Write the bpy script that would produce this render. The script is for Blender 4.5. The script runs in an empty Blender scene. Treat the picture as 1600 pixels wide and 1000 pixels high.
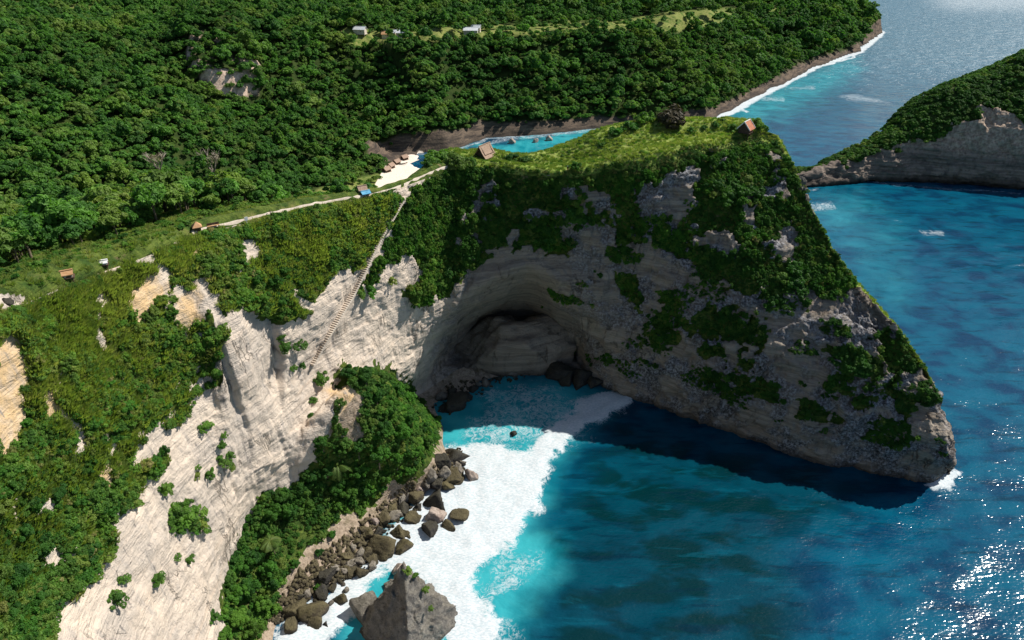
import bpy, bmesh, math, random
import numpy as np
from mathutils import Vector, Matrix, Euler
random.seed(7); RNG = np.random.default_rng(11)
sc = bpy.context.scene
COL = sc.collection

# ------------------------------------------------------------------ camera
CAM_H, PITCH, F = 140.0, math.radians(30.0), 1081.0     # metres, radians, focal length in photo pixels
cam_d = bpy.data.cameras.new('camera'); cam = bpy.data.objects.new('camera', cam_d); COL.objects.link(cam)
cam.location = (0, 0, CAM_H); cam.rotation_euler = (math.pi/2 - PITCH, 0, 0)
cam_d.sensor_width = 36.0; cam_d.lens = F/1600*36.0; cam_d.clip_start = 0.5; cam_d.clip_end = 30000
sc.camera = cam

# ------------------------------------------------------------------ sky and sun
SUN_AZ, SUN_EL = math.radians(65), math.radians(48)     # azimuth to the right of the view direction (+Y)
world = bpy.data.worlds.new('World'); sc.world = world; world.use_nodes = True
wn = world.node_tree.nodes; wl = world.node_tree.links
bgn = wn['Background']; sky = wn.new('ShaderNodeTexSky'); sky.sky_type = 'NISHITA'; sky.sun_disc = False
sky.sun_elevation = SUN_EL; sky.sun_rotation = SUN_AZ; sky.altitude = 100; sky.air_density = 1.0; sky.dust_density = 0.7
wl.new(sky.outputs[0], bgn.inputs[0]); bgn.inputs[1].default_value = 0.065
sun_d = bpy.data.lights.new('sun', 'SUN'); sun_d.energy = 4.4; sun_d.angle = math.radians(0.53); sun_d.color = (1.0, 0.955, 0.88)
sun = bpy.data.objects.new('sun', sun_d); COL.objects.link(sun)
SDIR = Vector((math.sin(SUN_AZ)*math.cos(SUN_EL), math.cos(SUN_AZ)*math.cos(SUN_EL), math.sin(SUN_EL)))
sun.rotation_euler = SDIR.to_track_quat('Z', 'Y').to_euler(); sun.location = SDIR*400
sc.view_settings.view_transform = 'Standard'; sc.view_settings.look = 'None'; sc.view_settings.gamma = 1.0
sc.view_settings.exposure = 0.5; sc.view_settings.use_curve_mapping = False
sc.render.engine = 'CYCLES'; sc.cycles.max_bounces = 6; sc.cycles.diffuse_bounces = 3; sc.cycles.glossy_bounces = 2
sc.cycles.transmission_bounces = 2; sc.cycles.use_denoising = True; sc.cycles.sample_clamp_indirect = 6.0
sc.cycles.caustics_reflective = False; sc.cycles.caustics_refractive = False

# ------------------------------------------------------------------ survey helpers (photo measurement -> metres)
CP, SP = math.cos(PITCH), math.sin(PITCH)
def ray(u, v):
    a = (u-800)/F; b = (500-v)/F
    return np.array([a, CP+b*SP, -SP+b*CP])
def P(u, v, z=None, t=None, y=None, x=None):
    d = ray(u, v)
    if t is None:
        t = (z-CAM_H)/d[2] if z is not None else (y/d[1] if y is not None else x/d[0])
    return np.array([0, 0, CAM_H]) + d*t
def proj(p):
    p = np.asarray(p, float); zr = p[..., 2]-CAM_H
    fw = p[..., 1]*CP - zr*SP; up = p[..., 1]*SP + zr*CP
    fw = np.where(fw > 1.0, fw, np.nan)
    return 800+F*p[..., 0]/fw, 500-F*up/fw
# ------------------------------------------------------------------ noise
def _h(ix, iy, iz, seed):
    with np.errstate(over='ignore'):
        n = (ix.astype(np.int64)*374761393 + iy.astype(np.int64)*668265263 + iz.astype(np.int64)*2147483647 + seed*974634599) & 0xffffffff
        n = ((n ^ (n >> 13))*1274126177) & 0xffffffff
        n = ((n ^ (n >> 16))*2246822519) & 0xffffffff
        n = n ^ (n >> 15)
    return (n & 0xffff)/32767.5-1.0
def vn(p, seed=0):
    f = np.floor(p); i = f.astype(np.int64); w = p-f; w = w*w*w*(w*(w*6-15)+10)
    x, y, z = i[..., 0], i[..., 1], i[..., 2]; wx, wy, wz = w[..., 0], w[..., 1], w[..., 2]
    def L(a, b, t): return a+(b-a)*t
    c = [[[_h(x+a, y+b, z+k, seed) for k in (0, 1)] for b in (0, 1)] for a in (0, 1)]
    return L(L(L(c[0][0][0], c[1][0][0], wx), L(c[0][1][0], c[1][1][0], wx), wy),
             L(L(c[0][0][1], c[1][0][1], wx), L(c[0][1][1], c[1][1][1], wx), wy), wz)
def fbm(p, scale, oct=4, seed=0, gain=.5):
    p = np.asarray(p, float)/scale; s = np.zeros(p.shape[:-1]); a = 1.0; tot = 0
    for k in range(oct):
        s += a*vn(p, seed+k*17); tot += a; a *= gain; p = p*2.03+7.3
    return s/tot
def ridged(p, scale, oct=4, seed=0):
    p = np.asarray(p, float)/scale; s = np.zeros(p.shape[:-1]); a = 1.0; tot = 0
    for k in range(oct):
        s += a*(1-2*np.abs(vn(p, seed+k*13))); tot += a; a *= .5; p = p*2.1+3.1
    return s/tot
def blocks(p, size, seed, warp=.65):
    """piecewise offsets of fractured blocks"""
    p = np.asarray(p, float); s_ = np.array(size, float)
    q = p/s_+warp*np.stack([fbm(p, s_.mean()*1.6, 2, seed+k) for k in (1, 2, 3)], -1)
    i = np.floor(q).astype(np.int64); return _h(i[..., 0], i[..., 1], i[..., 2], seed)
def smooth(a, b, x):
    t = np.clip((x-a)/(b-a), 0, 1); return t*t*(3-2*t)
def inpoly(u, v, poly):
    r = np.zeros(u.shape, bool); n = len(poly)
    for i in range(n):
        x0, y0 = poly[i]; x1, y1 = poly[(i+1) % n]
        if y0 == y1: continue
        c = ((y0 > v) != (y1 > v)) & (u < (x1-x0)*(v-y0)/(y1-y0)+x0)
        r ^= c
    return r
def polydist(u, v, poly, closed=True):
    d = np.full(u.shape, 1e9); n = len(poly)
    for i in range(n if closed else n-1):
        x0, y0 = poly[i]; x1, y1 = poly[(i+1) % n]
        dx, dy = x1-x0, y1-y0
        t = np.clip(((u-x0)*dx+(v-y0)*dy)/(dx*dx+dy*dy+1e-9), 0, 1)
        d = np.minimum(d, np.hypot(u-x0-t*dx, v-y0-t*dy))
    return d
def soft(u, v, poly, w):
    """1 well inside the outline, 0 well outside, ramp of half-width w"""
    d = polydist(u, v, poly); s = np.where(inpoly(u, v, poly), d, -d)
    return smooth(-w, w, s)
# ------------------------------------------------------------------ mesh helpers
def grid_mesh(name, V, closed=False):
    """V: (n, m, 3) array -> mesh of quads"""
    n, m = V.shape[:2]
    idx = np.arange(n*m).reshape(n, m)
    q = np.stack([idx[:-1, :-1], idx[1:, :-1], idx[1:, 1:], idx[:-1, 1:]], -1).reshape(-1, 4)
    return quad_mesh(name, V.reshape(-1, 3), q)
def quad_mesh(name, verts, quads, smooth_=True):
    me = bpy.data.meshes.new(name); nv, nq = len(verts), len(quads); k = quads.shape[1]
    me.vertices.add(nv); me.vertices.foreach_set('co', np.ascontiguousarray(verts, np.float32).ravel())
    me.loops.add(nq*k); me.loops.foreach_set('vertex_index', np.ascontiguousarray(quads, np.int32).ravel())
    me.polygons.add(nq); me.polygons.foreach_set('loop_start', np.arange(0, nq*k, k, dtype=np.int32))
    me.update(calc_edges=True); me.validate()
    me.polygons.foreach_set('use_smooth', np.full(len(me.polygons), smooth_))
    return me
def attr(me, name, vals):
    a = me.attributes.new(name, 'FLOAT', 'POINT'); a.data.foreach_set('value', np.ascontiguousarray(vals, np.float32).ravel())
def link(name, me, mat=None, parent=None):
    o = bpy.data.objects.new(name, me); COL.objects.link(o)
    if mat is not None and len(me.materials) == 0: me.materials.append(mat)
    if parent is not None: o.parent = parent
    return o
def tag(o, label=None, cat=None, group=None, kind=None):
    if label: o['label'] = label
    if cat: o['category'] = cat
    if group: o['group'] = group
    if kind: o['kind'] = kind
    return o
def empty(name, loc, rz=0.0, scale=1.0):
    o = bpy.data.objects.new(name, None); COL.objects.link(o); o.location = loc; o.rotation_euler = (0, 0, rz)
    o.scale = (scale,)*3; o.empty_display_size = .5
    return o
# ------------------------------------------------------------------ material helpers
class NT:
    def __init__(s, name):
        s.m = bpy.data.materials.new(name); s.m.use_nodes = True; s.t = s.m.node_tree; s.n = s.t.nodes; s.l = s.t.links
        s.b = s.n['Principled BSDF']; s.out = s.n['Material Output']
    def new(s, ty, **kw):
        o = s.n.new(ty)
        for k, v in kw.items(): setattr(o, k, v)
        return o
    def set(s, sock, v):
        if isinstance(v, bpy.types.NodeSocket): s.l.new(v, sock)
        else: sock.default_value = v
    def attr(s, name): return s.new('ShaderNodeAttribute', attribute_name=name).outputs['Fac']
    def pos(s): return s.new('ShaderNodeNewGeometry').outputs['Position']
    def map(s, vec, scale=(1, 1, 1), rot=(0, 0, 0), loc=(0, 0, 0)):
        o = s.new('ShaderNodeMapping'); s.l.new(vec, o.inputs[0]); o.inputs['Scale'].default_value = scale
        o.inputs['Rotation'].default_value = rot; o.inputs['Location'].default_value = loc; return o.outputs[0]
    def noise(s, vec, scale, detail=4, rough=.55, dist=0.0, col=False):
        o = s.new('ShaderNodeTexNoise'); s.l.new(vec, o.inputs['Vector'])
        o.inputs['Scale'].default_value = scale; o.inputs['Detail'].default_value = detail
        o.inputs['Roughness'].default_value = rough; o.inputs['Distortion'].default_value = dist
        return o.outputs['Color' if col else 'Fac']
    def vor(s, vec, scale, feature='F1', out='Distance'):
        o = s.new('ShaderNodeTexVoronoi', feature=feature); s.l.new(vec, o.inputs['Vector']); o.inputs['Scale'].default_value = scale
        return o.outputs[out]
    def ramp(s, fac, a, b, lo=0.0, hi=1.0, interp='SMOOTHSTEP'):
        o = s.new('ShaderNodeMapRange', interpolation_type=interp); s.set(o.inputs['Value'], fac)
        s.set(o.inputs['From Min'], a); s.set(o.inputs['From Max'], b); s.set(o.inputs['To Min'], lo); s.set(o.inputs['To Max'], hi)
        return o.outputs[0]
    def math(s, op, a, b=0.0, c=0.0):
        o = s.new('ShaderNodeMath', operation=op); s.set(o.inputs[0], a); s.set(o.inputs[1], b); s.set(o.inputs[2], c); return o.outputs[0]
    def mix(s, fac, a, b, mode='MIX'):
        o = s.new('ShaderNodeMix', data_type='RGBA', blend_type=mode); s.set(o.inputs[0], fac)
        for k, v in ((6, a), (7, b)):
            if isinstance(v, tuple): v = (*v[:3], 1.0)
            s.set(o.inputs[k], v)
        return o.outputs[2]
    def bump(s, h, strength, dist, normal=None):
        o = s.new('ShaderNodeBump'); s.set(o.inputs['Height'], h); o.inputs['Strength'].default_value = strength
        o.inputs['Distance'].default_value = dist
        if normal is not None: s.l.new(normal, o.inputs['Normal'])
        return o.outputs[0]
    def fin(s, col=None, rough=.9, normal=None, spec=.2):
        if col is not None:
            s.set(s.b.inputs['Base Color'], (*col[:3], 1.0) if isinstance(col, tuple) else col)
        s.set(s.b.inputs['Roughness'], rough); s.b.inputs['Specular IOR Level'].default_value = spec
        if normal is not None: s.l.new(normal, s.b.inputs['Normal'])
        return s.m
def sep_z(n, vec):
    o = n.new('ShaderNodeSeparateXYZ'); n.l.new(vec, o.inputs[0]); return o.outputs
# ================================================================== THE LAND: cliff amphitheatre and headland
def A3(*p): return np.array(p, float)
# each station is a profile across the land: offshore, cliff foot, three heights on the face, rim, crest, back, back slope, back foot
ST = [
 # far left, out of view
 [A3(-15,30,-3), A3(-48,30,5), A3(-54,30,28), A3(-60,30,48), A3(-66,30,62), A3(-84,30,93), A3(-98,30,94), A3(-125,30,88), A3(-175,35,76), A3(-260,45,70)],
 [A3(-30,60,-3), A3(-54,60,5), A3(-60,60,25), A3(-65,60,44), A3(-70,60,57), A3(-82,64,90), A3(-96,66,91), A3(-123,74,85), A3(-175,92,70), A3(-260,120,64)],
 [A3(-42,80,-2), A3(-58,80,4), A3(-63,80,20), A3(-67,80,36), A3(-71,81,51), P(20,482,z=88), A3(-88,98,88.5), A3(-112,112,81), A3(-162,142,63), A3(-240,190,56)],
 [P(440,985,z=-1), P(370,920,z=8), P(330,850,x=-64), P(290,770,x=-66), P(250,700,x=-68.5), P(150,428,z=84), A3(-84,121,84.5), A3(-105,138,78), A3(-147,172,60), A3(-220,225,50)],
 [P(545,905,z=-1), P(395,850,z=12), P(370,780,x=-62), P(345,690,x=-63), P(322,610,x=-65), P(230,400,z=82.5), A3(-79,133,83), A3(-98,152,76), A3(-136,186,58), A3(-200,240,46)],
 [P(600,840,z=-1), P(415,800,z=16), P(400,740,x=-59.5), P(380,660,x=-60), P(345,530,x=-61), P(300,367,z=81), A3(-75,146,81.5), A3(-92,166,75), A3(-125,202,57), A3(-180,260,42)],
 [P(640,790,z=-1), P(470,745,z=20), P(445,690,t=166.5), P(440,590,t=164), P(425,492,t=158), P(400,344,z=79.5), A3(-64,158,80), A3(-76,178,73), A3(-105,215,50), A3(-150,275,30)],
 [P(715,745,z=-1), P(528,650,t=172), P(490,640,t=174), P(490,565,t=174.5), P(497,470,t=169), P(500,323,z=78), A3(-51,170,78.3), A3(-59,185,68), A3(-80,225,38), A3(-120,290,18)],
 [P(695,695,z=-1), P(590,588,t=183), P(578,572,t=189), P(572,500,t=188), P(575,420,t=184), P(600,302,z=77), A3(-35.6,180.4,76.6), A3(-38.6,186,69), A3(-53,226,25), A3(-80,300,6)],
 [P(706,668,z=-1.2), P(648,618,z=4), P(648,575,t=217), P(660,512,t=211), P(690,440,t=211), P(690,270,z=76), P(690,257,z=76.3), P(690,243,z=74), A3(-26,255,38), A3(-32,305,2)],
 [P(756,622,z=-1.2), P(712,580,z=2.8), P(700,548,t=250), P(700,498,t=221), P(720,445,t=214), P(727,266,z=75.5), P(727,254,z=76), P(727,240,z=74), A3(-17,252,36), A3(-18,295,-1)],
 [P(770,602,z=-1), P(745,574,z=2), P(745,512,t=262), P(742,458,t=218), P(750,408,t=215.5), P(760,264,z=75), P(760,251,z=75.3), P(760,239,z=74), A3(-8,250,35), A3(-8,290,-2)],
 [P(850,584,z=-1.5), P(828,562,z=1.5), P(822,498,t=264), P(822,426,t=224), P(822,396,t=220.5), P(820,270,z=74), P(820,257,z=74.2), P(825,246,z=73.5), A3(5,246,38), A3(5,282,-3)],
 [P(905,588,z=-2), P(893,572,z=.5), P(886,540,t=260), P(880,456,t=225), P(885,396,t=221), P(890,274,z=73.5), P(890,255,z=74.2), P(882,229,z=74.8), A3(17,254,35), A3(17,284,-3)],
 [P(945,608,z=-3), P(937,600,z=0), P(928,556,t=241), P(935,490,t=226), P(940,400,t=221), P(945,264,z=75), P(942,240,z=76.8), P(940,205,z=79), A3(30,254,38), A3(32,285,-3)],
 [A3(40,188,-4), P(985,620,z=0), P(985,570,t=229), P(985,500,t=225), P(990,400,t=220), P(1000,257,z=77), P(1000,228,z=79), P(1000,194,z=81), A3(45,252,40), A3(47,284,-3)],
 [A3(62,175,-4), P(1100,660,z=0), P(1100,600,t=216), P(1100,500,t=212), P(1100,380,t=211), P(1100,234,z=79), P(1095,211,z=81), P(1090,189,z=82.5), A3(66,256,42), A3(70,284,-3)],
 [A3(87,159,-4), P(1250,712,z=0), P(1230,640,t=204), P(1210,520,t=204), P(1190,370,t=208), P(1180,217,z=80), P(1175,209,z=81), P(1190,202,z=80), A3(92,244,45), A3(96,264,-3)],
 [A3(100,155,-4), P(1325,730,z=0), P(1305,650,t=200), P(1285,540,t=200), P(1245,380,t=208), P(1222,232,z=78), P(1223,226,z=78), A3(93,222,60), A3(103,226,25), A3(110,232,-3)],
 [A3(111,152,-4), P(1390,739,z=0), P(1375,665,t=196), P(1355,570,t=196), P(1300,420,t=206), P(1260,315,t=211), A3(90.5,202,60), A3(99,206,42), A3(108,209,18), A3(114,212,-3)],
 [A3(117,150,-4), P(1430,746,z=0), P(1430,685,t=191.5), P(1410,605,t=194), P(1372,502,t=199), P(1335,444,t=204), A3(104,185,45), A3(110,188,31), A3(117,191,12), A3(121,194,-3)],
 [A3(122,148,-4), P(1456,748,z=0), P(1470,700,t=189), P(1456,640,t=191), P(1425,565,t=194.5), P(1390,502,t=197.5), A3(110,171,39), A3(116,173,27), A3(122,174,10), A3(127,176,-3)],
 [A3(127,148,-4), P(1478,728,z=1), P(1482,708,t=189), P(1474,668,t=190.5), P(1448,605,t=193.5), P(1425,560,t=196), A3(116,160,31), A3(121,162,20), A3(126,163,8), A3(130,164,-3)],
 [A3(130,151,-4), A3(128,152,0), A3(126,152.5,6), A3(124.5,153,11), A3(123,155,15), A3(122,157,18), A3(123.5,158.5,15), A3(126,159,10), A3(128.5,159,4), A3(131,159,-4)],
]
C = np.array(ST)                                   # stations x rows x 3
def cardinal(pts, counts, tension=.42):
    """interpolate along axis 0 with counts[i] samples per span"""
    n = len(pts); out = []
    for i in range(n-1):
        p0 = pts[max(i-1, 0)]; p1 = pts[i]; p2 = pts[i+1]; p3 = pts[min(i+2, n-1)]
        m1 = (p2-p0)*tension; m2 = (p3-p1)*tension
        for k in range(counts[i]):
            t = k/counts[i]; t2 = t*t; t3 = t2*t
            out.append((2*t3-3*t2+1)*p1+(t3-2*t2+t)*m1+(-2*t3+3*t2)*p2+(t3-t2)*m2)
    out.append(pts[-1]); return np.array(out)
ROWS = [34, 44, 50, 54, 84, 26, 30, 22, 14]
seg = np.linalg.norm(np.diff(C[:, 1:7], axis=0), axis=2).mean(1)
COLS = [int(max(8, min(70, s/.48))) for s in seg]
G = cardinal(C, COLS)                              # columns x rows
G = np.swapaxes(cardinal(np.swapaxes(G, 0, 1), ROWS), 0, 1)   # columns x fine rows x 3
colpar = np.concatenate([[i+k/c for k in range(c)] for i, c in enumerate(COLS)]+[[len(COLS)]])
rowpar = np.concatenate([[i+k/c for k in range(c)] for i, c in enumerate(ROWS)]+[[len(ROWS)]])
CPAR, RPAR = np.meshgrid(colpar, rowpar, indexing='ij')
def grid_normals(V):
    a = np.gradient(V, axis=0); b = np.gradient(V, axis=1)
    n = np.cross(b, a); l = np.linalg.norm(n, axis=2, keepdims=True); n = n/np.maximum(l, 1e-9)
    return n
N0 = grid_normals(G)
ref = N0[len(COLS)//2, 0]
if (N0[COLS[0]*3, 60] @ np.array([1, 0, .3])) < 0: N0 = -N0
def soften(N, k):
    for _ in range(k):
        N[1:-1] = (N[:-2]+N[1:-1]*2+N[2:])/4; N[:, 1:-1] = (N[:, :-2]+N[:, 1:-1]*2+N[:, 2:])/4
    return N/np.linalg.norm(N, axis=2, keepdims=True)
N0 = soften(N0, 6)
# ---- outlines of the ground cover, measured on the photograph
U0, V0 = proj(G); U0 = np.nan_to_num(U0, nan=-9999); V0 = np.nan_to_num(V0, nan=-9999)
ju = U0+15*fbm(G, 6, 3, 5)+11*fbm(G, 1.8, 2, 8); jv = V0+17*fbm(G, 6, 3, 6)+12*fbm(G, 1.8, 2, 9)
face = smooth(.4, 1.2, RPAR)*(1-smooth(5.2, 5.9, RPAR))
VEG_LEFT = [(-300,560),(0,500),(110,450),(170,430),(230,400),(300,368),(400,343),(500,321),(600,300),(628,312),(590,372),(562,425),(530,418),(500,458),(475,492),(440,503),(400,487),(370,478),(346,500),(352,540),(338,600),(300,640),(255,690),(262,722),(240,742),(200,790),(160,828),(182,850),(140,920),(95,950),(78,1010),(20,1100),(-300,1100)]
VEG_MID = [(640,306),(690,268),(760,260),(800,268),(790,340),(772,400),(722,432),(692,468),(652,480),(632,455),(612,425),(560,462),(566,432),(602,376),(622,338)]
VEG_TOP = [(750,258),(880,268),(1000,250),(1100,225),(1222,205),(1245,250),(1268,325),(1345,440),(1300,470),(1210,485),(1180,440),(1110,420),(1040,392),(1000,375),(965,385),(940,350),(880,395),(820,385),(780,400),(770,350)]
VEG_APRON = [(535,570),(600,572),(640,598),(684,650),(684,700),(650,742),(600,765),(570,800),(530,800),(505,840),(470,870),(445,905),(430,965),(400,1010),(345,1010),(355,900),(398,775),(450,765),(500,690),(520,650),(530,610)]
CLUMPS = [[(955,425),(985,430),(1010,470),(995,482),(965,455)], [(1030,470),(1080,460),(1130,480),(1200,505),(1190,545),(1130,530),(1060,510)],
 [(1005,500),(1040,495),(1060,520),(1045,540),(1010,530)], [(1085,540),(1130,535),(1180,555),(1175,572),(1110,560)], [(1085,578),(1150,580),(1215,600),(1222,625),(1170,618),(1120,600)],
 [(1285,548),(1320,540),(1370,560),(1368,590),(1320,580)], [(1240,622),(1280,628),(1315,648),(1300,655),(1255,645)], [(1275,590),(1310,585),(1340,600),(1325,612)],
 [(1350,520),(1395,505),(1430,560),(1440,610),(1420,660),(1400,640),(1385,590),(1370,550)], [(1050,400),(1100,380),(1160,420),(1230,440),(1260,470),(1180,470),(1110,440)], [(1330,610),(1370,622),(1365,640),(1330,630)]]
BARE = [[(205,690),(250,655),(264,690),(235,732),(208,738)], [(150,735),(170,725),(178,760),(155,775)], [(60,620),(85,600),(92,650),(70,670)], [(195,445),(225,425),(262,440),(250,480),(225,515),(195,490)], [(-20,540),(40,525),(42,600),(30,680),(0,740),(-20,740)], [(288,380),(318,380),(322,410),(296,412)], [(985,300),(1010,285),(1075,285),(1090,320),(1040,365),(1000,350)],
 [(875,285),(900,285),(905,312),(880,312)], [(890,345),(960,350),(965,385),(905,400)], [(1075,375),(1130,365),(1170,395),(1110,405)], [(720,345),(745,300),(765,270),(772,290),(750,330),(735,352)], [(585,420),(640,395),(660,420),(640,450),(600,445)], [(1190,380),(1235,350),(1250,400),(1210,410)], [(640,310),(630,330),(600,385),(560,440),(548,430),(590,365),(618,318)], [(258,470),(300,440),(310,500),(280,520)]]
veg = np.zeros(U0.shape)
for p in (VEG_LEFT, VEG_MID, VEG_TOP, VEG_APRON): veg = np.maximum(veg, inpoly(ju, jv, p))
for p in CLUMPS: veg = np.maximum(veg, inpoly(ju+8*fbm(G, 3, 2, 77), jv+6*fbm(G, 3, 2, 78), p))
CORNER = [(258,462),(300,440),(335,432),(348,500),(336,560),(305,552),(282,520),(262,500)]
veg = np.where(inpoly(ju, jv, CORNER) & (fbm(G, 4.0, 3, 28) > -.12), 0, veg)
APRON_BARE = [(516,596),(556,598),(572,640),(566,690),(545,690),(528,655)]
for p in BARE+[APRON_BARE]: veg = np.where(inpoly(ju, jv, p), 0, veg)
veg = np.where((fbm(G, 5.5, 3, 25) > .24) & (CPAR > 9.5) & (RPAR < 4.8), 0, veg)
veg = np.where((fbm(G, 5.0, 3, 27) > .33) & (CPAR < 8.5) & (RPAR < 4.9) & (RPAR > 2), 0, veg)
veg = np.where((CPAR >= 9) & (CPAR < 21) & (RPAR < 1.5), 0, veg)
veg = np.where(RPAR >= 5.0, 1.0, veg)
SANDY = [(-60,452),(20,452),(48,462),(42,476),(0,480),(-60,500)]
veg = np.where(inpoly(ju, jv, SANDY), 0, veg)
och = np.maximum.reduce([soft(ju, jv, p, 8) for p in (BARE[3], BARE[4], BARE[5], BARE[8], BARE[14], BARE[1], BARE[2], APRON_BARE)])
# the cliff wall to the left hand of the frame goes on as it does in view
veg = np.where((CPAR < 2) & (RPAR > 3.9) & (U0 < -70), 1.0, veg)
sand = (RPAR < 1.0)*(CPAR < 11.9)*(1-veg)
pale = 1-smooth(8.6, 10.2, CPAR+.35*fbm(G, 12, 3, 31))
# ---- relief
z = G[..., 2]
warpz = z+2.6*fbm(G, 24, 3, 41)+.05*G[..., 0]
zz = np.stack([np.zeros_like(z), np.zeros_like(z), warpz], -1)
strata = fbm(zz, 4.2, 2, 51)+.5*fbm(zz, 1.15, 2, 52)
rock = face*(1-veg)
cave = np.exp(-((CPAR-11.7)/1.9)**2)*smooth(.8, 1.4, RPAR)*(1-smooth(3.6, 4.6, RPAR))
d = rock*(1-.25*cave)*(.30+.25*(1-pale))*strata*(.15+1.0*smooth(-.25,.45,fbm(G, 10, 3, 53)))
big = ridged(G*np.array([1, 1, .45]), 11, 4, 61)
d += face*(.9*fbm(G, 17, 3, 62))+rock*(1-.55*cave)*(.75*big*(.4+1.25*(1-pale)))
d += rock*(1-pale)*(1-.6*cave)*(1.5*ridged(G, 4.2, 4, 63)*smooth(-.1, .35, fbm(G, 15, 2, 64)))
d += veg*face*(1.3*fbm(G, 7, 3, 65)) + veg*(1-face)*(.8*fbm(G, 9, 3, 66))
# runnels on the pale wall
gul = ridged(np.stack([G[..., 0]*.9, G[..., 1]*.9, z*.16], -1), 6.5, 3, 67)
d += rock*pale*(-.45*smooth(.3, .9, gul)-.15*fbm(G, 1.2, 2, 68))
d += rock*(1-.6*cave)*((.26+.35*(1-pale))*blocks(G, (5, 5, 3.2), 95)+(.13+.22*(1-pale))*blocks(G, (2.2, 2.2, 1.4), 96))
# steps of the broken corner left of the stairway: each cuts in deeper towards its right-hand edge and ends there in a scarp
def scarp(vs, ul, ur, depth):
    L_, R_ = np.interp(V0, vs, ul), np.interp(V0, vs, ur)+3*fbm(G, 2.5, 2, 91); t = (U0-L_)/np.maximum(R_-L_, 4)
    return depth*np.clip(t, 0, 1)**.8*(1-smooth(1.0, 1.12, t))*smooth(vs[0]-4, vs[0]+14, V0)*(1-smooth(vs[0]+.40*(vs[-1]-vs[0]), vs[-1]-6, V0))*(CPAR < 8)*(CPAR > 3)
d -= scarp([484, 560, 640, 665], [372, 384, 412, 425], [431, 441, 440, 436], 2.6)
d -= scarp([505, 560, 610, 680, 740], [318, 324, 338, 362, 380], [349, 354, 370, 389, 396], 1.7)
d *= smooth(-.2, .5, RPAR)*(1-smooth(8.4, 9, RPAR))
G = G+N0*d[..., None]
N1 = grid_normals(G); 
if (N1[COLS[0]*3, 60] @ N0[COLS[0]*3, 60]) < 0: N1 = -N1
U1, V1 = proj(G); U1 = np.nan_to_num(U1, nan=-9999); V1 = np.nan_to_num(V1, nan=-9999)
me = grid_mesh('headland', G)
for k, a in (('veg', veg), ('sand', sand), ('pale', pale), ('cave', cave), ('och', och), ('lawn', (RPAR > 4.95)*(CPAR > 9.3))): attr(me, k, a)
dry = np.maximum.reduce([soft(ju, jv, q, 14) for q in ([(380,345),(500,325),(600,305),(600,370),(560,400),(480,400),(400,370)], [(-100,480),(60,470),(170,430),(240,400),(300,372),(330,400),(260,420),(170,500),(150,640),(90,660),(40,640),(0,540),(-100,560)])])
dry = np.maximum(dry, (RPAR > 5)*.55*(CPAR > 12.5)); attr(me, 'dry', dry)

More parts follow.
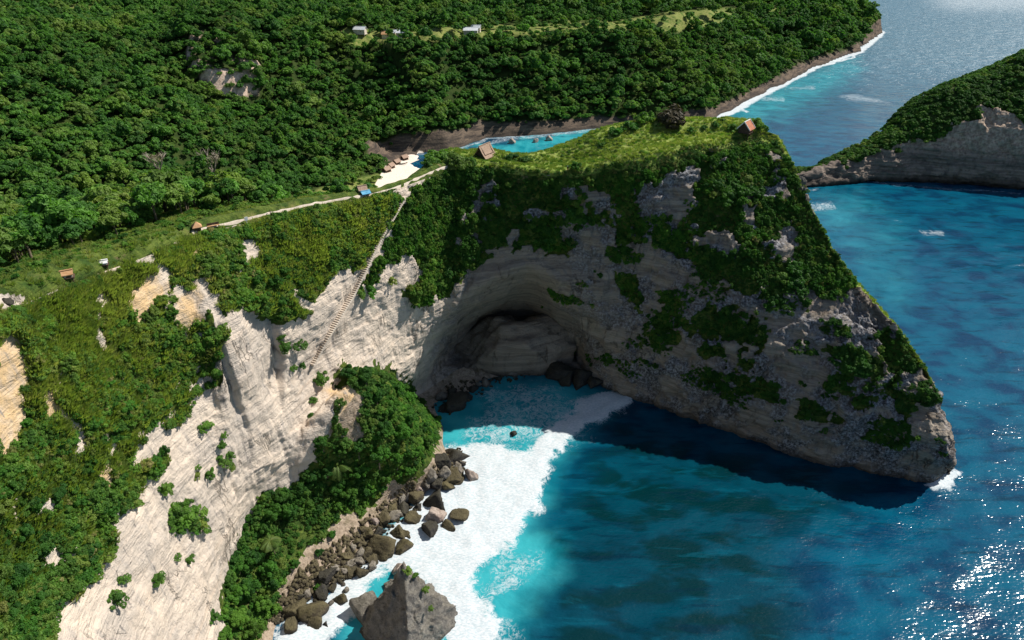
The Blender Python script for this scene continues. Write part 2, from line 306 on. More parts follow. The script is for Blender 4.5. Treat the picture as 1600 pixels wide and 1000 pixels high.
def mat_cliff():
    n = NT('cliff_rock'); p = n.pos(); Z = sep_z(n, p)
    band = n.noise(n.map(p, (.05, .05, 1.0)), .75, 6, .7)
    fine = n.noise(n.map(p, (.12, .12, 2.4)), 1.1, 4, .65)
    blot = n.noise(p, .11, 5, .6); crack = n.ramp(n.math('ABSOLUTE', n.math('SUBTRACT', n.noise(n.map(p, (1, 1, .35)), .16, 6, .62, .5), .5)), 0, .022, 1, 0); speck = n.noise(p, 1.4, 6, .7); mid = n.noise(p, .4, 5, .62)
    streak = n.noise(n.map(p, (.55, .55, .07)), 1.0, 5, .6)
    # pale limestone of the lit wall
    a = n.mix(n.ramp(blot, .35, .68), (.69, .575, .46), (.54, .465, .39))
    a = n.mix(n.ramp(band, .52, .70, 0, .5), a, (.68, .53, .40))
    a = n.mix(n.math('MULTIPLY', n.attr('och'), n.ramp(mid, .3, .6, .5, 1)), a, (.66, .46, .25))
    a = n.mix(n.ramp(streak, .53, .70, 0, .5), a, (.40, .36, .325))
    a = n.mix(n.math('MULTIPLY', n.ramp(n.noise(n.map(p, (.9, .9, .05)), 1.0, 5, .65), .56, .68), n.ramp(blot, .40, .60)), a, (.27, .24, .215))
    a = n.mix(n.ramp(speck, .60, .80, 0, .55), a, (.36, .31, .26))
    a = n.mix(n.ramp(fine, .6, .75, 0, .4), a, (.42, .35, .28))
    # weathered grey and tan rock of the headland
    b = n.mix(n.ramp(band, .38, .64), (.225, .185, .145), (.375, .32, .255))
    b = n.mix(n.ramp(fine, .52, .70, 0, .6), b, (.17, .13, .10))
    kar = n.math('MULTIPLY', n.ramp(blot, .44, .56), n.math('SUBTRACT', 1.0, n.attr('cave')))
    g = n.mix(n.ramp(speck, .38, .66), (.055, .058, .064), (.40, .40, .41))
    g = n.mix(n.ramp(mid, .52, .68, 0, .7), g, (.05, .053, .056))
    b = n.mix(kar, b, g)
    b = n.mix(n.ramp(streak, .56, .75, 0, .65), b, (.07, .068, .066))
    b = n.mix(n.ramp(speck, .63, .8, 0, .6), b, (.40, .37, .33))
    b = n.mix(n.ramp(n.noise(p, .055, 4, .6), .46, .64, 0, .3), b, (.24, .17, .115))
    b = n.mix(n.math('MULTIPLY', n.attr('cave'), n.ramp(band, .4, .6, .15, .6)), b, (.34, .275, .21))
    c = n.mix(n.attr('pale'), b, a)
    crack = n.math('MULTIPLY', crack, n.ramp(n.noise(p, .09, 3, .5), .52, .66))
    c = n.mix(n.math('MULTIPLY', crack, .38), c, (.07, .058, .048))
    # wet dark band at the waterline
    c = n.mix(n.ramp(n.math('ADD', Z[2], n.math('MULTIPLY', mid, 3.0)), 1.2, 4.6, .8, 0), c, (.035, .03, .026))
    # soil, dry grass and low green cover
    gr = n.mix(n.ramp(mid, .36, .64), (.045, .085, .016), (.12, .16, .03))
    gr = n.mix(n.ramp(speck, .4, .7, 0, .65), gr, (.018, .036, .008))
    dryc = n.mix(n.ramp(speck, .35, .65), (.17, .185, .045), (.30, .26, .10))
    gr = n.mix(n.math('MULTIPLY', n.attr('dry'), n.ramp(mid, .30, .62)), gr, dryc)
    gr = n.mix(n.ramp(n.noise(p, .27, 5, .65), .60, .70, 0, .6), gr, (.24, .17, .095))
    gr = n.mix(n.math('MULTIPLY', n.attr('lawn'), .85), gr, n.mix(n.ramp(mid, .35, .65), (.17, .26, .04), (.31, .36, .09)))
    vg = n.ramp(n.math('ADD', n.attr('veg'), n.math('MULTIPLY', n.math('SUBTRACT', speck, .5), .9)), .38, .62)
    c = n.mix(vg, c, gr)
    sa = n.mix(n.ramp(speck, .35, .7), (.44, .35, .26), (.24, .18, .13))
    sa = n.mix(n.ramp(mid, .48, .66, 0, .7), sa, (.17, .14, .085))
    c = n.mix(n.ramp(n.attr('sand'), .35, .65), c, sa)
    h = n.math('ADD', n.math('MULTIPLY', fine, .6), n.math('ADD', n.math('MULTIPLY', speck, .55), n.math('MULTIPLY', mid, .8)))
    return n.fin(c, .95, n.bump(n.math('SUBTRACT', h, n.math('MULTIPLY', crack, .8)), 1.0, .7), .12)
M_CLIFF = mat_cliff()
headland = tag(link('terrain', me, M_CLIFF), kind='structure')

# ================================================================== THE LAND: wooded hills beyond the inlet
HP = np.array([  # x, y, foot height, sea cliff, slope width, top height
 (-700,-60,66,0,60,80), (-400,60,62,0,60,78), (-250,180,52,0,90,74), (-170,250,38,0,120,74), (-140,320,20,0,140,73), (-112,400,7,0,150,71), (-88,468,3,8,125,68),
 (-45,480,0,19,85,64), (-19,514,0,10,75,62), (24,525,0,7,75,61), (61,541,0,6,75,60), (110,550,0,5,75,60), (162,570,0,5,80,60), (245,683,0,4.5,85,57),
 (331,800,0,5,85,52), (428,907,0,6,90,46), (533,1077,0,18,60,38), (560,1200,0,20,60,38), (520,1500,0,20,60,40), (420,3800,0,20,60,50)], float)
def hill(X, Y):
    best = np.full(X.shape, 1e9); par = np.zeros(X.shape+(4,)); sgn = np.ones(X.shape)
    for i in range(len(HP)-1):
        a, b = HP[i], HP[i+1]; dx, dy = b[0]-a[0], b[1]-a[1]
        t = np.clip(((X-a[0])*dx+(Y-a[1])*dy)/(dx*dx+dy*dy), 0, 1)
        dd = np.hypot(X-a[0]-t*dx, Y-a[1]-t*dy); cr = dx*(Y-a[1])-dy*(X-a[0])
        m = dd < best-1e-6
        best = np.where(m, dd, best); sgn = np.where(m, np.sign(cr), sgn)
        for k in range(4): par[..., k] = np.where(m, a[2+k]+(b[2+k]-a[2+k])*t, par[..., k])
    return best*sgn, par
def hill_z(X, Y):
    Q = np.stack([X, Y, np.zeros_like(X)], -1)
    wob = 7*fbm(Q, 45, 3, 201)+3*fbm(Q, 14, 2, 202)
    dn, pr = hill(X, Y); fz, cl, w, top = (pr[..., k] for k in range(4))
    seaside = fz < 1.5
    d = dn+wob*np.where(seaside, .55, 1.0)
    cliff = cl*(.8+.35*fbm(Q, 25, 2, 203))*smooth(-1.5, 4.5, d)
    up = (top-fz-cl)*np.clip((d-4)/w, 0, None)
    s = np.clip((d-4)/w, 0, 3); up = (top-fz-cl)*np.where(s < .85, s, .85+.15*(1-np.exp(-(s-.85)/.15)))
    rel = smooth(6, 60, d)*(1-.75*smooth(.95, 1.3, (d-4)/w))
    gull = 13*rel*ridged(Q*np.array([1, .55, 1]), 85, 3, 204)+2.5*rel*fbm(Q, 18, 3, 205)
    plat = smooth(w, w+60, d)*(5*fbm(Q, 160, 3, 206))+.034*np.clip(d-w, 0, 900)*smooth(250, 500, Y)
    zin = fz+cliff+up+gull+plat
    zout = np.where(seaside, -.28*np.abs(d), fz-.085*np.abs(d))
    zout = zout-smooth(85, 150, -dn)*90
    zz = np.where(d > 0, zin, zout)
    # spur with a bare end above the valley
    ax, ay = -232, 560; bx, by = -186, 474
    t = np.clip(((X-ax)*(bx-ax)+(Y-ay)*(by-ay))/((bx-ax)**2+(by-ay)**2), 0, 1)
    dd = np.hypot(X-ax-t*(bx-ax), Y-ay-t*(by-ay)) + 2.5*fbm(Q, 9, 2, 210)
    zz = zz+13*(1-smooth(16, 27, dd))*smooth(0, .35, t+.2)
    return zz
xs = np.concatenate([np.linspace(-1500, -420, 70), np.linspace(-414, 260, 300), np.linspace(264, 600, 100), np.linspace(610, 900, 12)])
ys = np.concatenate([np.linspace(60, 330, 90), np.linspace(332.5, 700, 190), np.geomspace(704, 4000, 190)])
X, Y = np.meshgrid(xs, ys, indexing='ij')
Zh = hill_z(X, Y)
H = np.stack([X, Y, Zh], -1)
me = grid_mesh('hills', H)
UH, VH = proj(H); UH = np.nan_to_num(UH, nan=-9999); VH = np.nan_to_num(VH, nan=-9999)
SAND_FAR = [(598,264),(642,242),(670,242),(664,264),(650,285),(622,298),(590,306),(575,306),(590,288)]
MEADOWS = [[(350,345),(440,312),(520,290),(596,268),(590,300),(500,320),(420,338)], [(530,44),(640,46),(740,42),(870,34),(870,54),(740,60),(640,68),(550,72)], [(860,34),(980,30),(1060,16),(1150,12),(1150,38),(1060,50),(960,50),(880,54)], [(-10,2),(90,4),(170,14),(160,28),(60,22),(-10,22)], [(1180,12),(1290,6),(1300,12),(1200,22)], [(70,36),(120,40),(110,48),(70,44)]]
TRACK_FAR = [(742,52),(790,44),(792,50),(750,57)]
juh = UH+5*fbm(H, 14, 2, 301); jvh = VH+3*fbm(H, 14, 2, 302)
sandf = inpoly(juh, jvh, SAND_FAR).astype(float)
mead = np.zeros(UH.shape)
for p in MEADOWS: mead = np.maximum(mead, soft(juh, jvh, p, 2.5))
gx = np.gradient(Zh, axis=0)/np.gradient(X, axis=0); gy = np.gradient(Zh, axis=1)/np.gradient(Y, axis=1)
steep = np.hypot(gx, gy)
DN, PR = hill(X, Y)
rockf = np.maximum(smooth(1.0, 1.5, steep), (DN < 6)*1.0)*((DN < 11) & (PR[..., 0] < 4))
spurf = smooth(.6, .85, steep)*(np.hypot(X+186, Y-472) < 22)*(Y < 486)
rockf = np.maximum(rockf, spurf)
attr(me, 'sand', sandf); attr(me, 'mead', mead); attr(me, 'rock', rockf); attr(me, 'spur', spurf)
def mat_hill():
    n = NT('hill_ground'); p = n.pos(); Z = sep_z(n, p)
    mid = n.noise(p, .12, 5, .6); sp = n.noise(p, .7, 4, .6)
    g = n.mix(n.ramp(mid, .4, .6), (.018, .034, .008), (.035, .055, .012))
    m = n.mix(n.ramp(sp, .35, .65), (.13, .18, .035), (.24, .235, .08))
    m = n.mix(n.ramp(mid, .48, .64), m, (.06, .11, .018))
    c = n.mix(n.attr('mead'), g, m)
    r = n.mix(n.ramp(n.noise(n.map(p, (.1, .1, .8)), .8, 5, .7), .35, .65), (.045, .037, .032), (.17, .125, .09))
    r = n.mix(n.ramp(sp, .5, .7, 0, .7), r, (.06, .05, .045))
    r = n.mix(n.attr('spur'), r, n.mix(n.ramp(sp, .4, .65), (.70, .53, .42), (.45, .32, .25)))
    c = n.mix(n.attr('rock'), c, r)
    c = n.mix(n.ramp(n.math('ADD', Z[2], n.math('MULTIPLY', sp, 2.0)), 1.0, 3.5, .85, 0), c, (.05, .042, .036))
    c = n.mix(n.ramp(n.attr('sand'), .4, .6), c, n.mix(n.ramp(sp, .3, .7), (.74, .64, .54), (.66, .56, .46)))
    return n.fin(c, .95, n.bump(sp, .6, .6), .1)
hills = tag(link('hills', me, mat_hill()), kind='structure')

# ================================================================== rocky island spur at the right
SR = [
 [P(1225,302,z=-4), P(1230,298,z=.5), P(1232,292,y=402), P(1236,282,y=405), P(1240,276,y=409), A3(172,420,4), A3(172,430,-4)],
 [P(1258,294,z=-4), P(1262,291,z=1), P(1263,284,y=406), P(1266,272,y=409), P(1272,266,y=413), A3(190,424,4), A3(192,432,-4)],
 [P(1290,292,z=-4), P(1290,288,z=1), P(1290,276,y=410), P(1288,264,y=412), P(1296,258,y=418), A3(200,430,8), A3(202,440,-4)],
 [P(1330,286,z=-4), P(1330,284,z=1), P(1330,270,y=413), P(1328,254,y=416), P(1335,243,y=424), A3(215,440,12), A3(220,454,-4)],
 [P(1380,283,z=-4), P(1382,281,z=1), P(1378,262,y=416), P(1372,236,y=421), P(1380,214,y=432), A3(240,452,22), A3(250,472,-4)],
 [P(1440,284,z=-4), P(1445,282,z=1), P(1440,255,y=414), P(1430,205,y=424), P(1432,172,y=440), A3(262,466,36), A3(278,498,-4)],
 [P(1510,289,z=-4), P(1515,287,z=1), P(1510,252,y=408), P(1498,190,y=420), P(1490,138,y=442), A3(295,475,46), A3(320,520,-4)],
 [P(1600,296,z=-4), P(1605,294,z=1), P(1598,250,y=401), P(1586,180,y=414), P(1560,112,y=445), A3(335,480,60), A3(370,535,-4)],
 [P(1700,304,z=-4), P(1705,302,z=1), P(1695,255,y=394), P(1680,170,y=408), P(1625,75,y=448), A3(375,485,72), A3(420,545,-4)],
 [P(1850,315,z=-4), P(1855,312,z=1), P(1840,262,y=385), P(1820,165,y=402), P(1760,45,y=450), A3(435,490,78), A3(480,560,-4)]]
CR = np.array(SR); R2 = [6, 26, 40, 50, 22, 14]; C2 = [12, 12, 18, 22, 30, 34, 40, 40, 26]
GR = np.swapaxes(cardinal(np.swapaxes(cardinal(CR, C2), 0, 1), R2), 0, 1)
rp2 = np.concatenate([[i+k/c for k in range(c)] for i, c in enumerate(R2)]+[[len(R2)]])
NR = grid_normals(GR); 
if NR[90, 40] @ np.array([0, -1, .2]) < 0: NR = -NR
NR = soften(NR, 4)
RP2 = np.broadcast_to(rp2[None, :], GR.shape[:2])
UR, VR = proj(GR)
jur = UR+14*fbm(GR, 14, 3, 401)+9*fbm(GR, 4, 2, 403); jvr = VR+18*fbm(GR, 14, 3, 402)+12*fbm(GR, 4, 2, 404)
VEG_R = [(1290,250),(1340,232),(1390,195),(1450,140),(1500,105),(1600,55),(1900,-20),(1900,200),(1620,210),(1590,180),(1560,165),(1530,168),(1505,200),(1470,210),(1440,215),(1400,232),(1350,245),(1310,262)]
vegr = inpoly(jur, jvr, VEG_R).astype(float); vegr = np.where(RP2 > 3.7, 1, vegr)
zr = GR[..., 2]; zz = np.stack([0*zr, 0*zr, zr+1.5*fbm(GR, 40, 2, 410)], -1)
dr = (1-vegr)*(.7*fbm(zz, 7, 3, 411)+1.7*ridged(GR, 13, 4, 412)+.9*ridged(GR, 4.5, 3, 414))+2.2*fbm(GR, 26, 3, 413)
dr += (1-vegr)*(.9*blocks(GR, (9, 9, 5), 415)+.5*blocks(GR, (4, 4, 2.5), 416))
dr *= smooth(0, .8, RP2)*(1-smooth(5.3, 6, RP2))
GR = GR+NR*dr[..., None]; NR = grid_normals(GR)
if NR[90, 40] @ np.array([0, -1, .2]) < 0: NR = -NR
me = grid_mesh('island_terrain', GR); attr(me, 'veg', vegr)
def mat_island():
    n = NT('island_rock'); p = n.pos(); Z = sep_z(n, p)
    band = n.noise(n.map(p, (.04, .04, 1.0)), .5, 6, .7); sp = n.noise(p, .6, 5, .65); mid = n.noise(p, .13, 5, .6)
    c = n.mix(n.ramp(band, .36, .64), (.15, .12, .10), (.31, .25, .20))
    c = n.mix(n.ramp(sp, .52, .72, 0, .7), c, (.06, .052, .048))
    c = n.mix(n.ramp(mid, .5, .62, 0, .6), c, (.09, .078, .072))
    up = n.ramp(n.math('ADD', Z[2], n.math('MULTIPLY', mid, 16.0)), 22, 34)
    c = n.mix(up, c, n.mix(n.ramp(sp, .38, .62), (.52, .41, .31), (.27, .20, .15)))
    c = n.mix(n.ramp(n.math('ADD', Z[2], n.math('MULTIPLY', sp, 5.0)), 3.5, 9.0, .88, 0), c, (.03, .026, .024))
    vg = n.ramp(n.math('ADD', n.attr('veg'), n.math('MULTIPLY', n.math('SUBTRACT', sp, .5), 1.0)), .38, .62)
    c = n.mix(vg, c, n.mix(n.ramp(mid, .4, .6), (.025, .048, .012), (.06, .085, .02)))
    return n.fin(c, .95, n.bump(n.math('ADD', band, sp), .8, .9), .12)
island = tag(link('island_terrain', me, mat_island()), kind='structure')
# ================================================================== THE SEA
def axis(lo, hi, step, far_lo, far_hi, n):
    a = np.arange(lo, hi, step)
    l = lo-np.geomspace(step*1.2, lo-far_lo, n)[::-1] if far_lo < lo else np.array([])
    r = a[-1]+np.geomspace(step*1.2, far_hi-a[-1], n)
    return np.concatenate([l, a, r])
def far_axis(near, mid, lo, hi):
    return np.concatenate([near[0]-np.geomspace(2, near[0]-lo, 40)[::-1], near, mid[1:], mid[-1]+np.geomspace(mid[-1]-mid[-2], hi-mid[-1], 60)])
wx = far_axis(np.arange(-70, 300, 1.2), np.linspace(300, 620, 130), -9000, 12000); wy = far_axis(np.arange(70, 330, 1.2), np.concatenate([np.linspace(330, 620, 120), np.linspace(624, 1120, 120)]), -3000, 26000)
WX, WY = np.meshgrid(wx, wy, indexing='ij'); W = np.stack([WX, WY, np.zeros_like(WX)], -1)
fade = np.exp(-np.clip(np.hypot(WX-110, WY-200)-190, 0, None)/120)
ang = math.radians(-28); ca, sa_ = math.cos(ang), math.sin(ang)
Wr = np.stack([(WX*ca-WY*sa_)*.45, WX*sa_+WY*ca, 0*WX], -1)
swell = .40*fbm(Wr, 9, 3, 501)+.16*fbm(Wr, 3.4, 2, 502)+.35*fbm(Wr, 24, 2, 503)
UW, VW = proj(W); UW = np.nan_to_num(UW, nan=-9999); VW = np.nan_to_num(VW, nan=-9999)
ju = UW+16*fbm(W, 9, 3, 511)+7*fbm(W, 2.5, 2, 513); jv = VW+14*fbm(W, 9, 3, 512)+6*fbm(W, 2.5, 2, 514)
FOAM_A = [(690,690),(740,688),(860,704),(868,722),(845,770),(828,810),(815,835),(790,850),(760,862),(745,890),(750,930),(790,960),(800,1010),(690,1010),(700,960),(640,900),(600,905),(570,930),(600,960),(560,950),(500,1010),(400,1010),(440,960),(530,900),(600,840),(640,790),(700,745)]
FOAM_B = [(1440,755),(1470,738),(1500,735),(1490,752),(1462,765)]
CHURN = [[(690,690),(720,640),(780,600),(850,590),(900,612),(930,595),(990,625),(975,655),(900,700),(800,705),(740,700)], [(760,850),(850,850),(865,890),(830,905),(790,960),(800,1010),(740,1010)], [(780,940),(850,1000),(800,1050),(740,1010)]]
WAVE = [(840,712),(870,680),(910,648),(950,628),(975,622)]
SHORE_FAR = [(676,238),(730,238),(770,220),(820,214),(900,205),(960,193),(1050,190),(1112,182),(1130,158),(1200,132),(1270,105),(1335,85),(1350,68),(1376,48)]
fu = UW+34*fbm(W, 15, 4, 551)+14*fbm(W, 4, 3, 553); fv = VW+26*fbm(W, 15, 4, 552)+12*fbm(W, 4, 3, 554)
foam = np.maximum(soft(fu, fv, FOAM_A, 24), .52*soft(fu+12, fv+8, FOAM_A, 60))
foam = np.maximum(foam, .95*soft(ju, jv, FOAM_B, 9))
for c_ in CHURN: foam = np.maximum(foam, .47*soft(fu, fv, c_, 30))
foam = np.maximum(foam, 1.05*(1-smooth(3, 30, polydist(ju, jv, WAVE, False))))
k = np.clip((VW-30)/200, .25, 1)
foam = np.maximum(foam, np.where(UW > 1000, .80, .45)*(1-smooth(.5, 9, polydist(UW+4*fbm(W, 14, 2, 520), VW-2+4*fbm(W, 20, 2, 521), SHORE_FAR, False)/k)))
dnw, prw = hill(WX, WY)
foam = np.maximum(foam, np.where(WX > 105, .86, .5)*(1-smooth(1, np.where(WX > 105, 10, 5), np.abs(dnw+3+3*fbm(W, 16, 3, 540))))*((prw[..., 0] < 2) & (WY > 450)))
foam = np.maximum(foam, .75*soft(ju, jv, [(1112,186),(1135,160),(1160,150),(1168,160),(1140,182),(1115,200)], 8))
for q in ([(1175,150),(1225,148),(1228,160),(1185,160)], [(1225,135),(1270,132),(1275,141),(1235,143)], [(1300,150),(1330,145),(1400,158),(1395,165),(1330,160)], [(1430,358),(1472,360),(1478,370),(1440,370)], [(1250,297),(1285,292),(1270,303)], [(1330,276),(1400,284),(1480,292),(1600,300),(1600,306),(1480,300),(1400,291),(1340,284)],
          [(1255,318),(1300,312),(1310,330),(1262,335)], [(1385,340),(1412,344),(1405,350)], [(1560,418),(1600,410),(1600,420)], [(760,238),(830,228),(910,212),(915,218),(840,236)]):
    foam = np.maximum(foam, (.34 if q[0][0] == 760 else .47)*soft(UW+9*fbm(W, 12, 3, 522), VW+3*fbm(W, 12, 3, 523), q, 5))
foam = np.maximum(foam, .50*smooth(900, 1500, WY)*smooth(1340, 1500, UW))  # far right sea: foam streaks that also paint its silvery glitter white
tur = soft(ju, jv, [(640,640),(780,590),(860,590),(960,612),(930,650),(870,710),(850,770),(830,820),(870,850),(870,890),(830,930),(800,1020),(680,1060),(540,1010),(540,930),(600,840),(690,700)], 34)
tur = np.maximum(tur, soft(ju, jv, [(690,236),(800,222),(920,200),(1000,190),(990,215),(880,250),(760,250)], 6))
tur = np.maximum(tur, .75*soft(ju, jv, [(1110,190),(1150,155),(1250,120),(1330,90),(1340,110),(1280,150),(1230,175),(1150,200)], 25))
tur = np.maximum(tur, (.28+.3*fbm(W, 22, 3, 515))*soft(ju, jv, [(1250,310),(1330,300),(1400,350),(1420,480),(1350,440),(1280,360)], 40))
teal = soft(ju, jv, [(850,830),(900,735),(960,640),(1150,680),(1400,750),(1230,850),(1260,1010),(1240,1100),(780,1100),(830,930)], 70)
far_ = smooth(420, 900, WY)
lift = foam*(WY < 400)*(.35+.45*fbm(W, 2.6, 3, 530))*fade
W[..., 2] = swell*fade*(1-.55*smooth(.3, .8, tur)) + lift
me = grid_mesh('sea', W)
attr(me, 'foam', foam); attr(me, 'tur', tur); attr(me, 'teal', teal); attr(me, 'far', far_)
def mat_sea():
    n = NT('sea_water'); p = n.pos()
    pr = n.map(p, (.5, 1.0, 1.0), (0, 0, math.radians(28)))
    w1 = n.noise(pr, .55, 4, .6, .4); w2 = n.noise(pr, 2.6, 4, .65, .3); w3 = n.noise(p, .06, 4, .6, .6); w4 = n.noise(pr, .12, 3, .55, .3)
    foam, tur, teal = n.attr('foam'), n.attr('tur'), n.attr('teal')
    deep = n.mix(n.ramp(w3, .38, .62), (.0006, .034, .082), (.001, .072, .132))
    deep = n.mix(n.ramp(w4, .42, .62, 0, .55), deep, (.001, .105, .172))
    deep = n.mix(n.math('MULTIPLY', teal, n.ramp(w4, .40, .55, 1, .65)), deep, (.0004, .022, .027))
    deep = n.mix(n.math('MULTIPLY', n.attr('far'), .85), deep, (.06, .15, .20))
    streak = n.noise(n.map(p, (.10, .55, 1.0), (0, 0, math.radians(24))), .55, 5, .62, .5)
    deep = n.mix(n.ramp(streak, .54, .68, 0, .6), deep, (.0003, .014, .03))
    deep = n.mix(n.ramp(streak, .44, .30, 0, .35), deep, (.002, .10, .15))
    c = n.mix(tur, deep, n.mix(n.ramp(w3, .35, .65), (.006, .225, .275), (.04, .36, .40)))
    lace = n.math('SUBTRACT', 1.0, n.math('ABSOLUTE', n.math('MULTIPLY', n.math('SUBTRACT', n.noise(p, .35, 5, .6, 1.5), .5), 7.0)))
    lace2 = n.math('SUBTRACT', 1.0, n.math('ABSOLUTE', n.math('MULTIPLY', n.math('SUBTRACT', n.noise(p, 1.1, 4, .6, 1.0), .5), 6.0)))
    soft_n = n.math('ADD', n.math('MULTIPLY', n.noise(p, .22, 8, .68, .8), .6), n.math('MULTIPLY', n.noise(n.map(p, (.16, .8, 1), (0, 0, math.radians(38))), .5, 6, .62, .8), .4))
    tex = n.math('ADD', n.math('MULTIPLY', soft_n, .62), n.math('ADD', n.math('MULTIPLY', lace, .23), n.math('MULTIPLY', lace2, .13)))
    thr = n.math('SUBTRACT', 1.02, n.math('MULTIPLY', foam, 1.02))
    fm = n.ramp(n.math('SUBTRACT', tex, thr), -.12, .26)
    fm = n.math('MULTIPLY', fm, n.ramp(foam, .03, .2))
    caps = n.math('MULTIPLY', n.ramp(n.noise(pr, .16, 5, .66, .2), .73, .80), n.math('SUBTRACT', 1.0, teal))
    fm = n.math('MAXIMUM', fm, n.math('MULTIPLY', caps, .8))
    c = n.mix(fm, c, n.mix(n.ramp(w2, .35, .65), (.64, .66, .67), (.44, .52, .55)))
    g1 = n.noise(pr, 1.15, 1.5, .5, .3); g2 = n.noise(pr, 2.8, 1, .5, .2)
    h = n.math('ADD', n.math('MULTIPLY', g1, .44), n.math('MULTIPLY', g2, .18))
    nb = n.bump(h, .60, .47)
    hf = n.math('MULTIPLY', n.math('ADD', n.noise(pr, .09, 4, .6, .3), n.math('MULTIPLY', n.noise(pr, .3, 3, .6, .3), .4)), n.attr('far'))
    nb = n.bump(hf, .9, 4.5, nb)
    n.b.inputs['IOR'].default_value = 1.333
    rg = n.math('MAXIMUM', n.ramp(fm, 0, .7, .135, .85), n.math('MULTIPLY', n.attr('far'), .40))
    m = n.fin(c, rg, nb, .5)
    return m
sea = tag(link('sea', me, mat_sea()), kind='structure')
# ================================================================== foliage building blocks
def mat_leaf(name, dark, light, warm, wfac=.25, trans=.22):
    n = NT(name); r = n.new('ShaderNodeObjectInfo').outputs['Random']; p = n.pos()
    v = n.noise(p, .35, 3, .6); big = n.noise(p, .018, 3, .55)
    c = n.mix(n.ramp(v, .3, .7), dark, light)
    c = n.mix(n.ramp(r, .55, 1.0, 0, .75, 'LINEAR'), c, light)
    c = n.mix(n.math('MULTIPLY', n.ramp(n.math('FRACT', n.math('MULTIPLY', r, 7.31)), .55, 1.0, 0, 1.0, 'LINEAR'), wfac), c, warm)
    c = n.mix(n.ramp(n.math('FRACT', n.math('MULTIPLY', r, 13.7)), .5, 1.0, 0, .55, 'LINEAR'), c, dark)
    c = n.mix(n.ramp(big, .46, .62, 0, .5), c, dark)
    c = n.mix(n.ramp(big, .44, .30, 0, .4), c, warm)
    n.fin(c, .6, None, .22)
    t = n.new('ShaderNodeBsdfTranslucent'); n.l.new(n.mix(1.0, c, (1.6, 1.9, .7), 'MULTIPLY'), t.inputs[0])
    m = n.new('ShaderNodeMixShader'); m.inputs[0].default_value = trans
    n.l.new(n.b.outputs[0], m.inputs[1]); n.l.new(t.outputs[0], m.inputs[2]); n.l.new(m.outputs[0], n.out.inputs[0])
    return n.m
M_FOREST = mat_leaf('forest_leaf', (.032, .108, .022), (.135, .295, .042), (.25, .29, .06), .55, .34)
M_TREE = mat_leaf('tree_leaf', (.020, .075, .012), (.080, .225, .022), (.16, .25, .03), .35, .32)
M_SHRUB = mat_leaf('shrub_leaf', (.045, .115, .018), (.15, .29, .038), (.26, .27, .06), .6, .32)
M_OLIVE = mat_leaf('olive_leaf', (.11, .135, .03), (.23, .245, .065), (.32, .27, .11), .6, .3)
M_DRY = mat_leaf('dry_grass', (.14, .19, .042), (.27, .32, .085), (.40, .36, .15), .6, .38)
M_BROWN = mat_leaf('brown_leaf', (.040, .036, .018), (.075, .060, .030), (.10, .07, .04), .5)
M_PALM = mat_leaf('palm_leaf', (.05, .10, .018), (.13, .17, .035), (.22, .20, .06), .6)
def mat_plain(name, a, b, scale=2.0, rough=.9, bump=.4, bd=.05):
    n = NT(name); p = n.pos(); v = n.noise(p, scale, 5, .6)
    return n.fin(n.mix(n.ramp(v, .35, .65), a, b), rough, n.bump(v, bump, bd), .15)
M_BARK = mat_plain('bark', (.10, .075, .05), (.20, .16, .11), 3)
M_DEADBARK = mat_plain('bare_bark', (.30, .25, .20), (.42, .36, .29), 3)

def leaf_cloud(name, seed, lobes, n, size, mat, floor=-.35, jit=.75, aspect=1.7, up=.25):
    r = np.random.default_rng(seed); L = np.array(lobes, float)          # x y z r zscale
    w = L[:, 3]**2; k = r.choice(len(L), n*3, p=w/w.sum())
    dv = r.normal(size=(n*3, 3)); dv /= np.linalg.norm(dv, axis=1, keepdims=True)
    keep = dv[:, 2] > floor+.25*r.random(n*3)
    k, dv = k[keep], dv[keep]
    rad = L[k, 3]*(.74+.30*r.random(len(k))**.7)
    pos = L[k, :3]+dv*rad[:, None]*np.stack([np.ones(len(k)), np.ones(len(k)), L[k, 4]], -1)
    dd = np.linalg.norm((pos[:, None, :]-L[None, :, :3])/np.stack([np.ones(len(L)), np.ones(len(L)), L[:, 4]], -1)[None], axis=2)/L[None, :, 3]
    ok = (dd > .70).all(1); pos, dv = pos[ok][:n], dv[ok][:n]; m = len(pos)
    nn = dv+jit*r.normal(size=(m, 3))*.6+np.array([0, 0, up]); nn /= np.linalg.norm(nn, axis=1, keepdims=True)
    t = np.cross(nn, r.normal(size=(m, 3))); t /= np.linalg.norm(t, axis=1, keepdims=True); b = np.cross(nn, t)
    s = size*(.6+.8*r.random(m))[:, None]
    V = np.stack([pos+t*s*aspect*.5, pos+b*s*.5+nn*s*.12, pos-t*s*aspect*.5, pos-b*s*.5+nn*s*.12], 1).reshape(-1, 3)
    me = quad_mesh(name, V, np.arange(4*m).reshape(-1, 4), False); me.materials.append(mat); return me
def ragged(seed, n, hz, h0):
    """an uneven, open bush: small leaf masses strung out round the stems"""
    r = random.Random(seed); out = []; ax, ay = r.uniform(.7, 1.2), r.uniform(.7, 1.2)
    for i in range(n):
        a = r.random()*6.283; q = r.random()**.6*.95; out.append((ax*q*math.cos(a), ay*q*math.sin(a), h0+(.55-.5*q)*r.uniform(-.3, 1.5)*hz, r.uniform(.12, .34)*(1.15-.45*q), hz*r.uniform(.7, 1.3)))
    return out
def lobes_for(seed, n, R, hz, h0, spread=.62):
    r = random.Random(seed); out = [(0, 0, h0, R*.62, hz)]
    for i in range(n):
        a = 2*math.pi*(i+r.random()*.7)/n; q = R*spread*(.55+.5*r.random())
        out.append((q*math.cos(a), q*math.sin(a), h0+R*hz*(-.30+.75*r.random()), R*(.30+.22*r.random()), hz*(.85+.3*r.random())))
    return out
